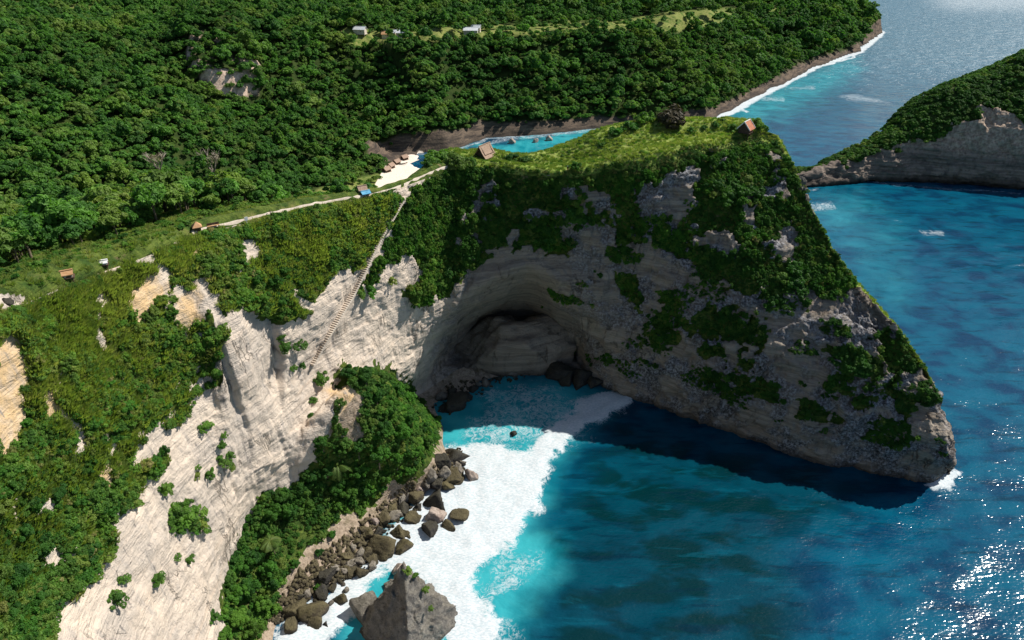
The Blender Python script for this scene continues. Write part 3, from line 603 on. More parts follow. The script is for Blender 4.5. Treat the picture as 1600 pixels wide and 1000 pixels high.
def tube(pts, radii, seg=7):
    """tapered tube mesh data"""
    V, Q = [], []; pts = [Vector(p) for p in pts]
    for i, p in enumerate(pts):
        d = (pts[min(i+1, len(pts)-1)]-pts[max(i-1, 0)]).normalized(); a = d.orthogonal().normalized(); b = d.cross(a)
        if i: 
            a = (pa-d*pa.dot(d)).normalized(); b = d.cross(a)
        pa = a
        for k in range(seg):
            t = 2*math.pi*k/seg; V.append(p+(a*math.cos(t)+b*math.sin(t))*radii[i])
    for i in range(len(pts)-1):
        for k in range(seg):
            Q.append((i*seg+k, i*seg+(k+1) % seg, (i+1)*seg+(k+1) % seg, (i+1)*seg+k))
    return [tuple(v) for v in V], Q
def join_tubes(name, tubes, mat):
    V, Q = [], []
    for v, q in tubes:
        o = len(V); V += v; Q += [tuple(i+o for i in f) for f in q]
    me = quad_mesh(name, np.array(V), np.array(Q)); me.materials.append(mat); return me
def trunk_mesh(name, seed, h, R, mat, r0=.22):
    r = random.Random(seed); T = []
    pts = [(0, 0, -1.2), (r.uniform(-.15, .15), r.uniform(-.15, .15), h*.3), (r.uniform(-.3, .3), r.uniform(-.3, .3), h*.6), (0, 0, h*.95)]
    T.append(tube(pts, [r0*1.3, r0, r0*.75, r0*.35]))
    for i in range(5):
        a = 2*math.pi*(i+r.random()*.6)/5; z0 = h*(.35+.3*r.random())
        T.append(tube([(0, 0, z0), (math.cos(a)*R*.35, math.sin(a)*R*.35, z0+h*.16), (math.cos(a)*R*.7, math.sin(a)*R*.7, z0+h*.24)], [r0*.5, r0*.32, r0*.12], 5))
    return join_tubes(name, T, mat)
CROWN_F = [leaf_cloud('forest_crown', 100+i, [(a*4, b*4, 4.2+c*4.2, d*4, e) for a, b, c, d, e in ragged(100+i, 22, .9, .3)]+[(0, 0, 5.0, 2.2, .9)], 1300, .52, M_FOREST) for i in range(5)]
TRUNK_F = [trunk_mesh('forest_trunk', 120+i, 6.5, 3.6, M_BARK) for i in range(2)]
CROWN_N = [leaf_cloud('tree_crown', 140+i, [(a*3.1, b*3.1, 3.2+c*3.4, d*3.1, e) for a, b, c, d, e in ragged(140+i, 30, 1.0, .3)]+[(0, 0, 3.9, 1.6, 1)], 4200, .27, M_TREE) for i in range(4)]
TRUNK_N = [trunk_mesh('tree_trunk', 150+i, 5.2, 2.8, M_BARK, .18) for i in range(2)]
CROWN_S = [leaf_cloud('shrub_foliage', 160+i, ragged(160+i, 26, .85, .35), 1000, .13, M_SHRUB, floor=-.6) for i in range(4)]
CROWN_O = [leaf_cloud('olive_shrub_foliage', 164+i, ragged(164+i, 24, .75, .3), 900, .12, M_OLIVE, floor=-.6) for i in range(2)]
CROWN_D = [leaf_cloud('dark_shrub_foliage', 170+i, ragged(170+i, 26, .95, .35), 1000, .13, M_TREE, floor=-.6) for i in range(3)]
STEM_S = join_tubes('shrub_stems', [tube([(0, 0, -.5), (.25*math.cos(a), .25*math.sin(a), .2), (.5*math.cos(a), .5*math.sin(a), .6)], [.07, .05, .02], 5) for a in (0.3, 1.9, 3.4, 5.0)], M_BARK)
def tuft_mesh(name, seed, n, h, w, mat):
    r = np.random.default_rng(seed); V = []
    for i in range(n):
        a = r.random()*6.283; q = .8*r.random()**.5; b = r.random()*6.283; l = h*(.5+.7*r.random()); le = .5*r.random()
        p = np.array([q*math.cos(a), q*math.sin(a), -.1]); t = np.array([math.cos(b), math.sin(b), 0])*w; o = np.array([math.cos(a)*le, math.sin(a)*le, l])
        V += [p-t, p+t, p+o+t*.25, p+o-t*.25]
    me = quad_mesh(name, np.array(V), np.arange(4*n).reshape(-1, 4), False); me.materials.append(mat); return me
TUFT = [tuft_mesh('grass_tuft', 180+i, 60, .85, .085, M_DRY) for i in range(3)]
TUFTG = [tuft_mesh('green_tuft', 190+i, 60, .7, .10, M_SHRUB) for i in range(2)]

# ------------------------------------------------------------------ scattering
def cells(pos, cell):
    k = np.floor(pos/cell).astype(np.int64); key = k[:, 0]*73856093 ^ k[:, 1]*19349663 ^ k[:, 2]*83492791
    _, i = np.unique(key, return_index=True); return np.sort(i)
def on_grid(V, N, dens, n, rng):
    """n random points on the grid, with density weights per vertex"""
    a = np.linalg.norm(np.cross(V[1:, :-1]-V[:-1, :-1], V[:-1, 1:]-V[:-1, :-1]), axis=2)*dens[:-1, :-1]
    w = a.ravel()/a.sum(); k = rng.choice(len(w), n, p=w); i, j = np.divmod(k, a.shape[1])
    s, t = rng.random(n)[:, None], rng.random(n)[:, None]
    p = V[i, j]+(V[i+1, j]-V[i, j])*s+(V[i, j+1]-V[i, j])*t
    return p, N[i, j], i, j
def frame_ok(p, m=140):
    u, v = proj(p); return (u > -m) & (u < 1600+m) & (v > -m) & (v < 1000+m)
def eul(nrm, lean, rng):
    """euler angles that tilt +Z from vertical toward the normal by 'lean' with a random spin"""
    z = nrm*lean+np.array([0, 0, 1-lean]); z /= np.linalg.norm(z, axis=1, keepdims=True)
    tilt = np.arccos(np.clip(z[:, 2], -1, 1)); az = np.arctan2(z[:, 1], z[:, 0]); out = np.zeros((len(z), 3))
    for q in range(len(z)):
        e = (Matrix.Rotation(az[q], 3, 'Z') @ Matrix.Rotation(tilt[q], 3, 'Y') @ Matrix.Rotation(rng.random()*6.283, 3, 'Z')).to_euler()
        out[q] = e
    return out
def instancer(name, pts, rot, scl, idx, sources):
    me = bpy.data.meshes.new(name); me.vertices.add(len(pts)); me.vertices.foreach_set('co', np.ascontiguousarray(pts, np.float32).ravel())
    for nm, a in (('rot', rot), ('scl', scl)):
        t = me.attributes.new(nm, 'FLOAT_VECTOR', 'POINT'); t.data.foreach_set('vector', np.ascontiguousarray(a, np.float32).ravel())
    t = me.attributes.new('idx', 'INT', 'POINT'); t.data.foreach_set('value', np.ascontiguousarray(idx, np.int32))
    o = link(name, me)
    g = bpy.data.node_groups.new(name, 'GeometryNodeTree'); g.interface.new_socket('Geometry', in_out='INPUT', socket_type='NodeSocketGeometry'); g.interface.new_socket('Geometry', in_out='OUTPUT', socket_type='NodeSocketGeometry')
    N, L = g.nodes, g.links; gi, go = N.new('NodeGroupInput'), N.new('NodeGroupOutput'); J = N.new('GeometryNodeJoinGeometry'); I = N.new('GeometryNodeInstanceOnPoints')
    for s in reversed(sources):          # the join lists its inputs last-linked first
        q = N.new('GeometryNodeObjectInfo'); q.transform_space = 'ORIGINAL'; q.inputs['Object'].default_value = s; q.inputs['As Instance'].default_value = True
        L.new(q.outputs['Geometry'], J.inputs[0])
    def na(nm, ty):
        q = N.new('GeometryNodeInputNamedAttribute'); q.data_type = ty; q.inputs[0].default_value = nm; return q.outputs['Attribute']
    er = N.new('FunctionNodeEulerToRotation'); L.new(na('rot', 'FLOAT_VECTOR'), er.inputs[0])
    L.new(gi.outputs[0], I.inputs['Points']); L.new(J.outputs[0], I.inputs['Instance']); I.inputs['Pick Instance'].default_value = True
    L.new(na('idx', 'INT'), I.inputs['Instance Index']); L.new(er.outputs[0], I.inputs['Rotation']); L.new(na('scl', 'FLOAT_VECTOR'), I.inputs['Scale'])
    L.new(I.outputs[0], go.inputs[0]); m = o.modifiers.new('scatter', 'NODES'); m.node_group = g
    return o
# line of sight onto the land, used to set things on the ground
bpy.context.view_layer.update()
def hit(u, v, objs=None):
    o = Vector((0, 0, CAM_H)); d = Vector(ray(u, v)).normalized(); best = None
    for ob in (objs or (headland, hills, island)):
        ok, loc, nrm, _ = ob.ray_cast(o, d)
        if ok and (best is None or (loc-o).length < (best[0]-o).length): best = (loc.copy(), nrm.copy())
    if d.z < 0:
        t = -CAM_H/d.z
        if best is None or t < (best[0]-o).length: best = (o+d*t, Vector((0, 0, 1)))
    return best
def mpp(p): return (Vector(p)-Vector((0, 0, CAM_H))).length/F     # metres per photo pixel at a point

# ================================================================== TREES
def make_tree(name, crown, trunk, loc, rz, s, label, group, lean=0.0):
    t = empty(name, loc, rz, s); t.rotation_euler = (lean*math.cos(rz), lean*math.sin(rz), rz)
    tag(t, label, 'tree', group); link('crown', crown, None, t); link('trunk', trunk, None, t); return t
rng = np.random.default_rng(5)
pts = []
for (y0, y1, s) in ((60, 300, 3.4), (300, 480, 3.5), (480, 720, 3.9), (720, 1200, 6.2), (1200, 2200, 10)):
    gx_, gy_ = np.meshgrid(np.arange(-1300, 600, s), np.arange(y0, y1, s)); q = np.stack([gx_.ravel(), gy_.ravel()], -1)+rng.uniform(-.42, .42, (gx_.size, 2))*s
    zq = hill_z(q[:, 0], q[:, 1]); p3 = np.column_stack([q, zq, np.full(len(q), s/5.4)])
    pts.append(p3[frame_ok(p3[:, :3], 220)])
pts = np.concatenate(pts)
dn_, pr_ = hill(pts[:, 0], pts[:, 1]); uu, vv = proj(pts[:, :3])
keep = pts[:, 2] > 3.5
keep &= ~((pr_[:, 0] < 4) & (dn_ < 4.0))
wob = fbm(pts[:, :3], 14, 2, 301)
def over_sand(p):
    r = np.zeros(len(p), bool)
    for k in (0, 3, 6, 9):
        a, b = proj(p+np.array([0, 0, k])); r |= inpoly(a, b, SAND_FAR)
    return r
keep &= ~over_sand(pts[:, :3])
for mi, m_ in enumerate(MEADOWS): 
    w_ = soft(uu+5*wob, vv+2*wob, m_, 3); keep &= ~(w_ > .25+.75*(rng.random(len(pts)) < .20))
keep &= ~((np.hypot(pts[:, 0]+186, pts[:, 1]-466) < 12) & (pts[:, 1] < 482) & (pts[:, 2] < 48))
keep &= ~((fbm(pts[:, :3], 40, 2, 330) > .55) & (rng.random(len(pts)) < .5))
pts = pts[keep]
# woods on the back slope of the near ridge
bd = ((RPAR > 6.3)*(CPAR < 8.2)).astype(float)*(1-np.clip(inpoly(U1, V1, [(330,350),(440,312),(520,288),(600,262),(640,290),(560,318),(420,340)]), 0, 1))
bd *= 1-inpoly(U1, V1, [(-50,500),(0,462),(120,418),(240,388),(300,365),(300,375),(110,450),(0,490)])
pb, nb_, ib, jb = on_grid(G, N1, bd, 14000, rng); pb = pb[cells(pb, 3.6)]
hz_ = hill_z(pb[:, 0], pb[:, 1]); pb = pb[(pb[:, 2] > hz_-1) & frame_ok(pb, 200) & ~over_sand(pb)]
pts = np.concatenate([pts, np.column_stack([pb, np.full(len(pb), .66)])])
sc_ = pts[:, 3]*np.clip(np.exp(rng.normal(-.08, .38, len(pts))), .4, 2.1); u_, v_ = proj(pts[:, :3]+np.array([0, 0, 4]))
dist_ = np.linalg.norm(pts[:, :3]-np.array([0, 0, CAM_H]), axis=1)
size_ = sc_*8*F/dist_*((u_ > 5) & (u_ < 1595) & (v_ > 5) & (v_ < 995))
order = np.argsort(-size_); near, rest = order[:290], order[290:]
forest_src = []
def forest_zone(u, v):
    if v < 330: return ('leafy forest tree on the valley side above the palms', 'forest trees above the palms')
    if u < 60: return ('leafy forest tree at the left frame edge behind the bare sandy patch', 'forest trees at the left edge')
    if u < 130: return ('leafy forest tree behind the little orange-roofed shed', 'forest trees behind the shed')
    if u < 200: return ('leafy forest tree behind the low white shelter', 'forest trees behind the white shelter')
    if u < 270: return ('leafy forest tree between the white shelter and the orange kiosk', 'forest trees between shelter and kiosk')
    return ('leafy forest tree behind the orange kiosk and the rim path', 'forest trees behind the kiosk')
for q, i in enumerate(near):
    lab = forest_zone(float(u_[i]), float(v_[i]))
    t = make_tree('forest_tree', CROWN_F[q % 5], TRUNK_F[q % 2], pts[i, :3]-np.array([0, 0, .6]), rng.random()*6.28, float(sc_[i]), lab[0], lab[1])
    if q < 5: forest_src.append(t.children[0])
nr = len(rest); rot = np.zeros((nr, 3)); rot[:, 2] = rng.random(nr)*6.283; rot[:, :2] = rng.normal(0, .08, (nr, 2))
scl = np.repeat(sc_[rest][:, None], 3, 1)*rng.uniform(.75, 1.25, (nr, 3))
tag(instancer('forest', pts[rest, :3]-np.array([0, 0, 1.0]), rot, scl, rng.integers(0, 5, nr), forest_src), 'dense dark green forest covering the hills across the inlet', 'forest', kind='stuff')

# ---- trees standing at the cliff foot above the boulders
APRON = [(548,586,.8),(572,590,.75),(600,592,.8),(622,606,.75),(640,622,.7),(590,620,.8),(612,640,.85),(640,655,.8),(662,668,.75),(668,690,.7),(628,680,.9),(600,668,.85),(650,706,.75),(620,715,.95),(592,712,.9),(565,735,.9),(600,745,.85),(575,768,.8),(545,770,.75),(512,735,.75),(490,745,.7),(468,768,.75),(445,775,.75),
 (430,800,.85),(455,800,.7),(415,825,.7),(400,870,.8),(375,885,.7),(420,890,.75),(432,912,.6),(392,925,.85),(370,930,.75),(415,945,.75),(375,970,.8),(400,985,.75),(525,765,.65),(640,735,.6),(528,790,.6),(505,690,.65),(530,705,.6),(560,700,.7),(520,835,.42),(500,862,.40),(462,880,.42),(497,915,.34),(685,652,.5)]
APL = {0:'leafy tree at the foot of the stairway slope beside the tan rock', 8:'bright green tree overhanging the small cove beach', 9:'bright green tree on the seaward corner above the dark rocks', 23:'rounded dark tree against the pale cliff foot', 41:'small green tree on the sand bank between boulders and palms', 42:'small tree on the bare tan bank near the surf', 43:'bushy small tree beside the bare tan bank', 44:'lone green bush-like tree above the lowest boulder heap'}
for q, (u, v, s) in enumerate(APRON):
    h_ = hit(u, v+14*s, (headland,))
    if h_ is None: continue
    lab = APL.get(q) or ('dense green tree in the grove under the pale cliff' if v > 760 else 'dense green tree on the wooded hump above the cove boulders')
    grp = 'grove at the cliff foot' if v > 760 else 'trees on the wooded hump'
    make_tree('coastal_tree', CROWN_N[q % 4], TRUNK_N[q % 2], h_[0]-Vector((0, 0, .8)), rng.random()*6.28, s*rng.uniform(.92, 1.1), lab, None if q in APL else grp)

# ---- darker trees and tall bushes among the scrub of the left slope
SLOPE = [(190,512,.5),(172,525,.42),(243,528,.5),(266,532,.45),(228,500,.42),(168,612,.5),(198,648,.55),(158,632,.42),(150,672,.55),(60,800,.62),(92,782,.55),(112,832,.6),(40,842,.6),(70,872,.65),(122,792,.5),(30,912,.62),(62,942,.66),(112,936,.55),(420,408,.5),(432,446,.55),(446,428,.5),(402,446,.5),(412,474,.5),(440,478,.45),(388,366,.42),(470,446,.42),(182,692,.5),(222,612,.45),(20,968,.6),(300,560,.42),(318,590,.4),(236,742,.42),(262,640,.4),(98,700,.45),(140,740,.5),(20,760,.5),(700,330,.45),(660,360,.45),(720,370,.45),(690,300,.4),(640,400,.4),(760,310,.42)]
for q, (u, v, s) in enumerate(SLOPE):
    h_ = hit(u, v+8*s, (headland,))
    if u > 600: lab, grp = 'dark leafy tree on the steep bank right of the stairway', 'trees right of the stairway'
    elif u > 380: lab, grp = 'dark leafy tree on the grassy bank below the rim path', 'trees below the rim path'
    elif v > 740: lab, grp = 'dark leafy tree in the scrub near the lower left corner', 'trees near the lower left corner'
    else: lab, grp = 'dark leafy tree in the scrub below the tan rock scars', 'trees below the tan scars'
    make_tree('slope_tree', CROWN_N[q % 4], TRUNK_N[q % 2], h_[0]-Vector((0, 0, .6)), rng.random()*6.28, s*rng.uniform(.9, 1.15), lab, grp)

# ---- palms
def frond_mesh(name, seed, L, droop):
    r = random.Random(seed); V = []; n = 22; pr = None
    def pt(t): return Vector((L*t*(1-.16*t), 0, L*(.42*t-droop*t*t)))
    for i in range(n):
        t = .10+.9*i/(n-1); p = pt(t); d = (pt(min(t+.02, 1.02))-pt(t)).normalized(); ll = L*.30*math.sin(math.pi*min(1, .12+.86*t))**.8+.08
        for s in (-1, 1):
            side = Vector((0, s, 0)); tip = p+side*ll*.85+d*ll*.55+Vector((0, 0, -ll*(.42+.2*r.random()))); w = d*.085
            V += [p-w, p+w, tip+w*.35, tip-w*.35]
    for i in range(9):
        a, b = pt(i/9), pt((i+1)/9); w = .05*(1-i/10); V += [a+Vector((0, w, 0)), a-Vector((0, w, 0)), b-Vector((0, w, 0)), b+Vector((0, w, 0))]
    me = quad_mesh(name, np.array([tuple(x) for x in V]), np.arange(len(V)).reshape(-1, 4), False); me.materials.append(M_PALM); return me
FRONDS = [frond_mesh('frond', 200+i, 3.6, (.42, .62, .85, 1.05)[i]) for i in range(4)]
def palm(u, v, h, s, label, group=None, seed=0):
    g = hit(u, v, (headland, hills)); r = random.Random(seed); loc = g[0]
    # walk back along the sight line so that the crown, not the foot, sits at the measured spot
    d = Vector(ray(u, v)).normalized(); t = (loc-Vector((0, 0, CAM_H))).length; best = None
    for k in range(60):
        q = Vector((0, 0, CAM_H))+d*(t-k*.5); 
        dn2 = [ob.ray_cast(q, Vector((0, 0, -1))) for ob in (headland, hills)]
        zz2 = max([x[1].z for x in dn2 if x[0]] or [0.0])
        if q.z-zz2 >= h*s: best = (q.x, q.y, zz2); break
    if best is None: best = (loc.x, loc.y, loc.z)
    root = empty('palm_tree', (best[0], best[1], best[2]-.3), r.random()*6.28, s); tag(root, label, 'palm tree', group)
    bx, by = r.uniform(-.5, .5), r.uniform(-.5, .5)
    tm = join_tubes('palm_trunk', [tube([(bx*1.5, by*1.5, -.8), (bx, by, h*.25), (bx*.3, by*.3, h*.6), (0, 0, h)], [.22, .17, .14, .12], 8)], M_BARK)
    link('trunk', tm, None, root)
    for i in range(19):
        f = link('frond', FRONDS[(0, 1, 1, 2, 2, 3)[i % 6]], None, root); f.location = (0, 0, h); f.rotation_euler = (r.uniform(-.15, .15), r.uniform(-.12, .12), i*2.4+r.uniform(-.2, .2)); q = r.uniform(.8, 1.12); f.scale = (q, q, q)
    return root
PALMS = [(525,712,6,1.0,'coconut palm against the pale cliff, uppermost of the grove palms'), (520,768,6,1.1,'tallest coconut palm in the middle of the grove by the boulders'), (513,806,5.5,1.0,'coconut palm with spread fronds just above the bare tan bank'), (421,842,5,.85,'lone coconut palm in front of the dark tree at the pale cliff'), (586,688,5,.9,'yellowish palm on the wooded hump above the boulders'),
 (177,326,7,1.0,'leftmost palm of three in the forest edge behind the rim'), (211,324,7,1.0,'middle palm of three in the forest edge behind the rim'), (236,322,7,.9,'rightmost palm of three in the forest edge behind the rim'), (37,380,7,.95,'brownish palm in the left forest above the grassy rim'), (12,398,7,1.05,'palm at the left edge of the frame above the rim'), (78,370,7,.85,'palm half hidden in the left forest behind the small shed')]
for k, a in enumerate(PALMS): palm(*a, seed=300+k)

# ---- bare pale trees in the valley forest
def dead_tree(u, v, h, label, seed):
    r = random.Random(seed); g = hit(u, v)[0]; root = empty('bare_tree', (g.x, g.y, g.z-.5)); tag(root, label, 'tree')
    link('trunk', join_tubes('bare_trunk', [tube([(0, 0, -1), (.2, 0, h*.3), (0, .1, h*.5)], [.38, .30, .22])], M_DEADBARK), None, root)
    T = []
    for i in range(9):
        a = r.random()*6.28; z0 = h*(.30+.2*r.random()); R_ = h*(.16+.16*r.random()); tip = Vector((math.cos(a)*R_, math.sin(a)*R_, h*(.72+.3*r.random())))
        m_ = Vector((math.cos(a)*R_*.5, math.sin(a)*R_*.5, (z0+tip.z)*.5)); T.append(tube([(0, 0, z0), m_, tip], [.22, .16, .07], 5))
        for j in range(6):
            b = r.random()*6.28; e = tip+Vector((math.cos(b), math.sin(b), r.uniform(.1, .9)))*h*.13; T.append(tube([m_.lerp(tip, .3+.1*j), tip.lerp(e, .5), e], [.10, .07, .04], 4))
    link('branches', join_tubes('bare_branches', T, M_DEADBARK), None, root)
    link('crown', leaf_cloud('sparse_leaves', seed, lobes_for(seed, 6, h*.27, .9, h*.78), 240, .45, M_DEADTW), None, root)
M_DEADTW = mat_leaf('bare_twigs', (.16, .14, .085), (.26, .22, .15), (.2, .2, .1), .3)
dead_tree(339, 290, 17, 'pale nearly bare tree standing out in the valley forest', 401)
dead_tree(254, 286, 15, 'greyish nearly bare tree left of the paler one in the valley', 402)

# ================================================================== SHRUBS
shrubs = []          # location, normal, scale vector, kind, label or None
def shrub_at(u, v, d, label=None, kind=0, sz=.85):
    h_ = hit(u, v, (headland,)); 
    if h_ is None: return
    r_ = d*.5*mpp(h_[0]); shrubs.append((np.array(h_[0]), np.array(h_[1]), (r_, r_, r_*sz), kind, label))
SPOT = [(290,805,58,'large shrub clump in the middle of the pale cliff face',0),(306,820,40,None,0),(275,822,34,None,1),(350,724,22,None,0),(358,712,16,None,0),(346,696,16,None,1),(324,742,22,None,1),(320,668,22,None,0),(349,680,12,None,0),(342,716,12,None,0),(308,730,10,None,0),(362,730,12,None,0),(306,744,14,None,0),(295,873,18,'small round shrub low on the pale cliff',0),(276,871,12,None,0),(192,905,18,None,0),(181,938,28,'shrub tuft on the pale cliff above the lower left corner',0),(245,905,24,None,0),(332,966,22,None,1),(355,905,18,None,0),(352,925,16,None,0),
 (444,542,24,None,0),(466,538,24,'green shrub on the pale wall left of the stairway foot',0),(440,528,14,None,0),(500,592,28,'bright green shrub below the foot of the stairway',0),(488,626,16,None,0),(457,575,14,None,0),(470,572,16,None,1),(487,650,12,None,0),(330,530,34,'dark shrub on the ledge of the broken cliff corner',0),(345,520,30,None,0),(212,790,20,None,0),(140,860,42,None,1),(165,850,34,None,0),(130,880,46,None,1),(305,540,40,None,1),(255,765,28,None,0),(236,735,40,None,1),
 (650,455,24,None,1),(648,475,16,None,1),(575,455,26,None,1),(560,460,20,None,0),(610,440,20,None,0),(700,425,22,None,1),(690,440,18,None,0),(730,400,24,None,1),(672,410,20,None,0),
 (1300,600,34,None,1),(1330,575,40,None,1),(1350,570,40,None,1),(1310,560,34,None,1),(1240,440,60,None,1),(1210,470,40,None,1),(1160,300,60,None,1),(1130,300,50,None,1),(900,340,50,None,1),(860,370,50,None,1),(830,350,40,None,1)]
n_spot = 0
for (u, v, d, lab, kd) in SPOT:
    shrub_at(u, v, d*(.62 if d > 30 else 1), lab, kd)
    if d > 30:
        for a in range(5): shrub_at(u+d*.30*math.cos(a*1.26+u), v+d*.30*math.sin(a*1.26+u), d*(.34+.10*(a % 3)), None, (kd+a) % 2)
n_spot = len(shrubs)
RIDGE = [(1048,188,46,'large dark brown bush on the crest of the grassy headland',2,.9),(1005,185,34,'bright green round bush beside the brown bush on the crest',0,.8),(985,196,28,'low green bush at the back edge of the headland meadow',1,.7),(962,204,30,'green bush farthest down the back edge of the headland meadow',1,.7),(898,258,22,'dark round bush at the cliff edge of the headland meadow',1,.9),(800,243,22,'dark low bush on the ridge right of the gabled house',1,.6),(820,246,20,'small dark bush on the ridge edge before the turquoise inlet',1,.6),(1190,203,24,'green bush just right of the hut on stilts',0,.9),(1182,190,22,'thin olive bush behind the hut on stilts',0,.9),(1146,198,20,'green bush just left of the hut on stilts',0,.8),(1212,222,14,'dark small bush at the east end of the headland crest',1,.9),
 (690,248,52,'bright green bush on the ridge between sand beach and house',0,.8),(716,250,40,'green bush nearest left of the gabled house',0,.8),(672,254,30,None,0,.8),(735,250,24,None,0,.8),(1100,196,12,None,1,.8),(1080,200,14,None,1,.8),(1118,192,14,None,1,.8),(940,222,14,None,1,.7)]
for a in RIDGE: shrub_at(a[0], a[1]+4, a[2], a[3], a[4], a[5])
# dense cover on the slopes
wet = 1-dry
def cover(dens, n, cell, lo, hi, kinds, p, flat=.9, lean=.55, extra=None):
    q, nn, i, j = on_grid(G, N1, dens, n, rng); ok = frame_ok(q, 120); q, nn = q[ok], nn[ok]; k = cells(q, cell); q, nn = q[k], nn[k]
    r_ = rng.uniform(lo, hi, len(q))*(.75+.5*(fbm(q, 9, 2, 700) > 0)); kd = rng.choice(kinds, len(q), p=p)
    # low at the rim
    return q, nn, np.stack([r_, r_, r_*flat*rng.uniform(.8, 1.3, len(q))], -1), kd
inV = lambda P_: inpoly(U1, V1, P_).astype(float)
off_path = 1-((RPAR > 4.93)*(RPAR < 5.5)*(CPAR > 4.9)*(CPAR < 9.35)).astype(float)
clear = off_path*(1-inV(SAND_FAR)*(RPAR > 5.3))*(1-inV(SANDY))
near_slope = clear*inV(VEG_LEFT)*veg*(RPAR < 5.05)*(RPAR > 1.5)
bunch = smooth(-.25, .25, fbm(G, 10, 3, 701))
A_ = [cover(near_slope*(1-.85*dry)*(.06+bunch), 26000, .95, .4, 1.35, [0, 1, 3], [.66, .26, .08]),
      cover(near_slope*dry*(.25+bunch), 13000, 1.0, .35, 1.2, [0, 1, 3], [.5, .2, .3]),
      cover(clear*inV(VEG_MID)*veg*(RPAR < 5), 15000, .95, .4, 1.2, [0, 1], [.5, .5], 1.2),
      cover(inV(VEG_TOP)*veg*(RPAR < 4.85)*(.2+.8*smooth(-.3, .15, fbm(G, 12, 2, 702))), 26000, 1.0, .35, 1.15, [0, 1, 3], [.30, .64, .06], 1.1),
      cover(inV(VEG_TOP)*(RPAR > 4.8)*(RPAR < 5.08), 3000, .9, .25, .6, [0, 1, 3], [.5, .2, .3], .8),
      cover((CPAR > 12.3)*(CPAR < 21.5)*(RPAR > 1.7)*(RPAR < 4.9)*smooth(.18, .4, fbm(G*np.array([.6, .6, 1.3]), 7, 3, 709)), 5200, .9, .3, 1.0, [0, 1], [.3, .7]),
      cover(np.clip(sum(inV(c_) for c_ in CLUMPS), 0, 1)*veg, 6000, .8, .3, .95, [0, 1], [.35, .65]),
      cover(inV(VEG_APRON)*veg*(RPAR < 1.3), 5000, 1.3, .5, 1.3, [0, 1], [.5, .5]),
      cover(clear*veg*(RPAR > 5.15)*(RPAR < 8.2)*(CPAR > 8.5)*(.04+.5*smooth(.25, .45, fbm(G, 8, 2, 703))+.8*(RPAR > 7)), 3500, 1.7, .25, .75, [0, 1], [.8, .2], .7, .2),
      cover(clear*(RPAR > 5.2)*(RPAR < 6.5)*(CPAR < 8)*(.15+.6*smooth(.1, .4, fbm(G, 9, 2, 704))), 1500, 1.8, .4, 1.1, [0, 1], [.75, .25], .8, .2)]
q = np.concatenate([a[0] for a in A_]); nn = np.concatenate([a[1] for a in A_]); ss = np.concatenate([a[2] for a in A_]); kd = np.concatenate([a[3] for a in A_])
# bushes of the far spur at the right
pr2, nr2, _, _ = on_grid(GR, NR, vegr*(RP2 < 4.9), 5000, rng); k = cells(pr2, 2.6); pr2, nr2 = pr2[k], nr2[k]; r_ = rng.uniform(1.3, 2.9, len(pr2))
q = np.concatenate([q, pr2]); nn = np.concatenate([nn, nr2]); ss = np.concatenate([ss, np.stack([r_, r_, r_*.8], -1)]); kd = np.concatenate([kd, rng.choice([0, 1], len(pr2), p=[.45, .55])])
def zone(p):
    u, v = proj(p)
    if v > 560 and u < 500:
        if u < 110 and v < 720: return ('green shrub beside the bare tan streak at the left edge', 'shrubs beside the tan streak')
        if v > 850: return ('green shrub near the lower left corner of the slope', 'shrubs near the lower left corner')
        if u > 190: return ('green shrub along the upper edge of the pale cliff', 'shrubs along the pale cliff edge')
        return ('green shrub in the middle of the lower left slope', 'shrubs on the lower left slope')
    if u < 620: return ('green shrub among others below the rim path', 'shrubs under the rim path')
    if u < 800: return ('dark green shrub on the cliff right of the stairway', 'shrubs right of the stairway')
    return ('dark green shrub clinging to the shaded headland cliff', 'shrubs on the shaded headland')
rr = np.random.default_rng(9)
px = ss[:, 0]*F/np.linalg.norm(q-np.array([0, 0, CAM_H]), axis=1); uq, vq = proj(q); px = px*((uq > 8) & (uq < 1592) & (vq < 992) & (vq > 8))
od = np.argsort(-px); n_ind = max(0, 285-len(shrubs)); big_i, rest = od[:n_ind], od[n_ind:]
for i in big_i: shrubs.append((q[i], nn[i], tuple(ss[i]), int(kd[i]), None))
shrub_src = {0: [], 1: [], 2: [], 3: []}
CROWN_B = leaf_cloud('brown_bush_foliage', 177, lobes_for(177, 9, 1.0, .9, .5), 900, .15, M_BROWN, floor=-.6)
for k, (p, n_, s_, kd_, lab) in enumerate(shrubs):
    e = eul(np.array([n_]), .5, rr)[0]; root = empty('shrub', tuple(p-np.array([0, 0, .15*s_[2]]))); root.rotation_euler = tuple(e); root.scale = s_
    z_ = zone(p)
    if 0 < p[1] and proj(p)[0] < 520 and proj(p)[1] > 500 and lab is None and k < n_spot: z_ = ('small green shrub rooted on the bare pale cliff face', 'shrubs on the pale cliff')
    tag(root, lab or z_[0], 'shrub', None if lab else z_[1])
    f = link('foliage', (CROWN_S[k % 4], CROWN_D[k % 3], CROWN_B, CROWN_O[k % 2])[kd_], None, root); link('stems', STEM_S, None, root)
    if kd_ != 2 and len(shrub_src[kd_]) < 3: shrub_src[kd_].append(f)
src = shrub_src[0]+shrub_src[1]+shrub_src[3]
idx = np.choose(np.minimum(kd[rest], 2), [0, 3, 6])+rng.integers(0, 3, len(rest))
tag(instancer('shrub_cover', q[rest], eul(nn[rest], .5, rng), ss[rest], idx, src), 'dense low shrub cover on the cliffs and slopes', 'shrubs', kind='stuff')
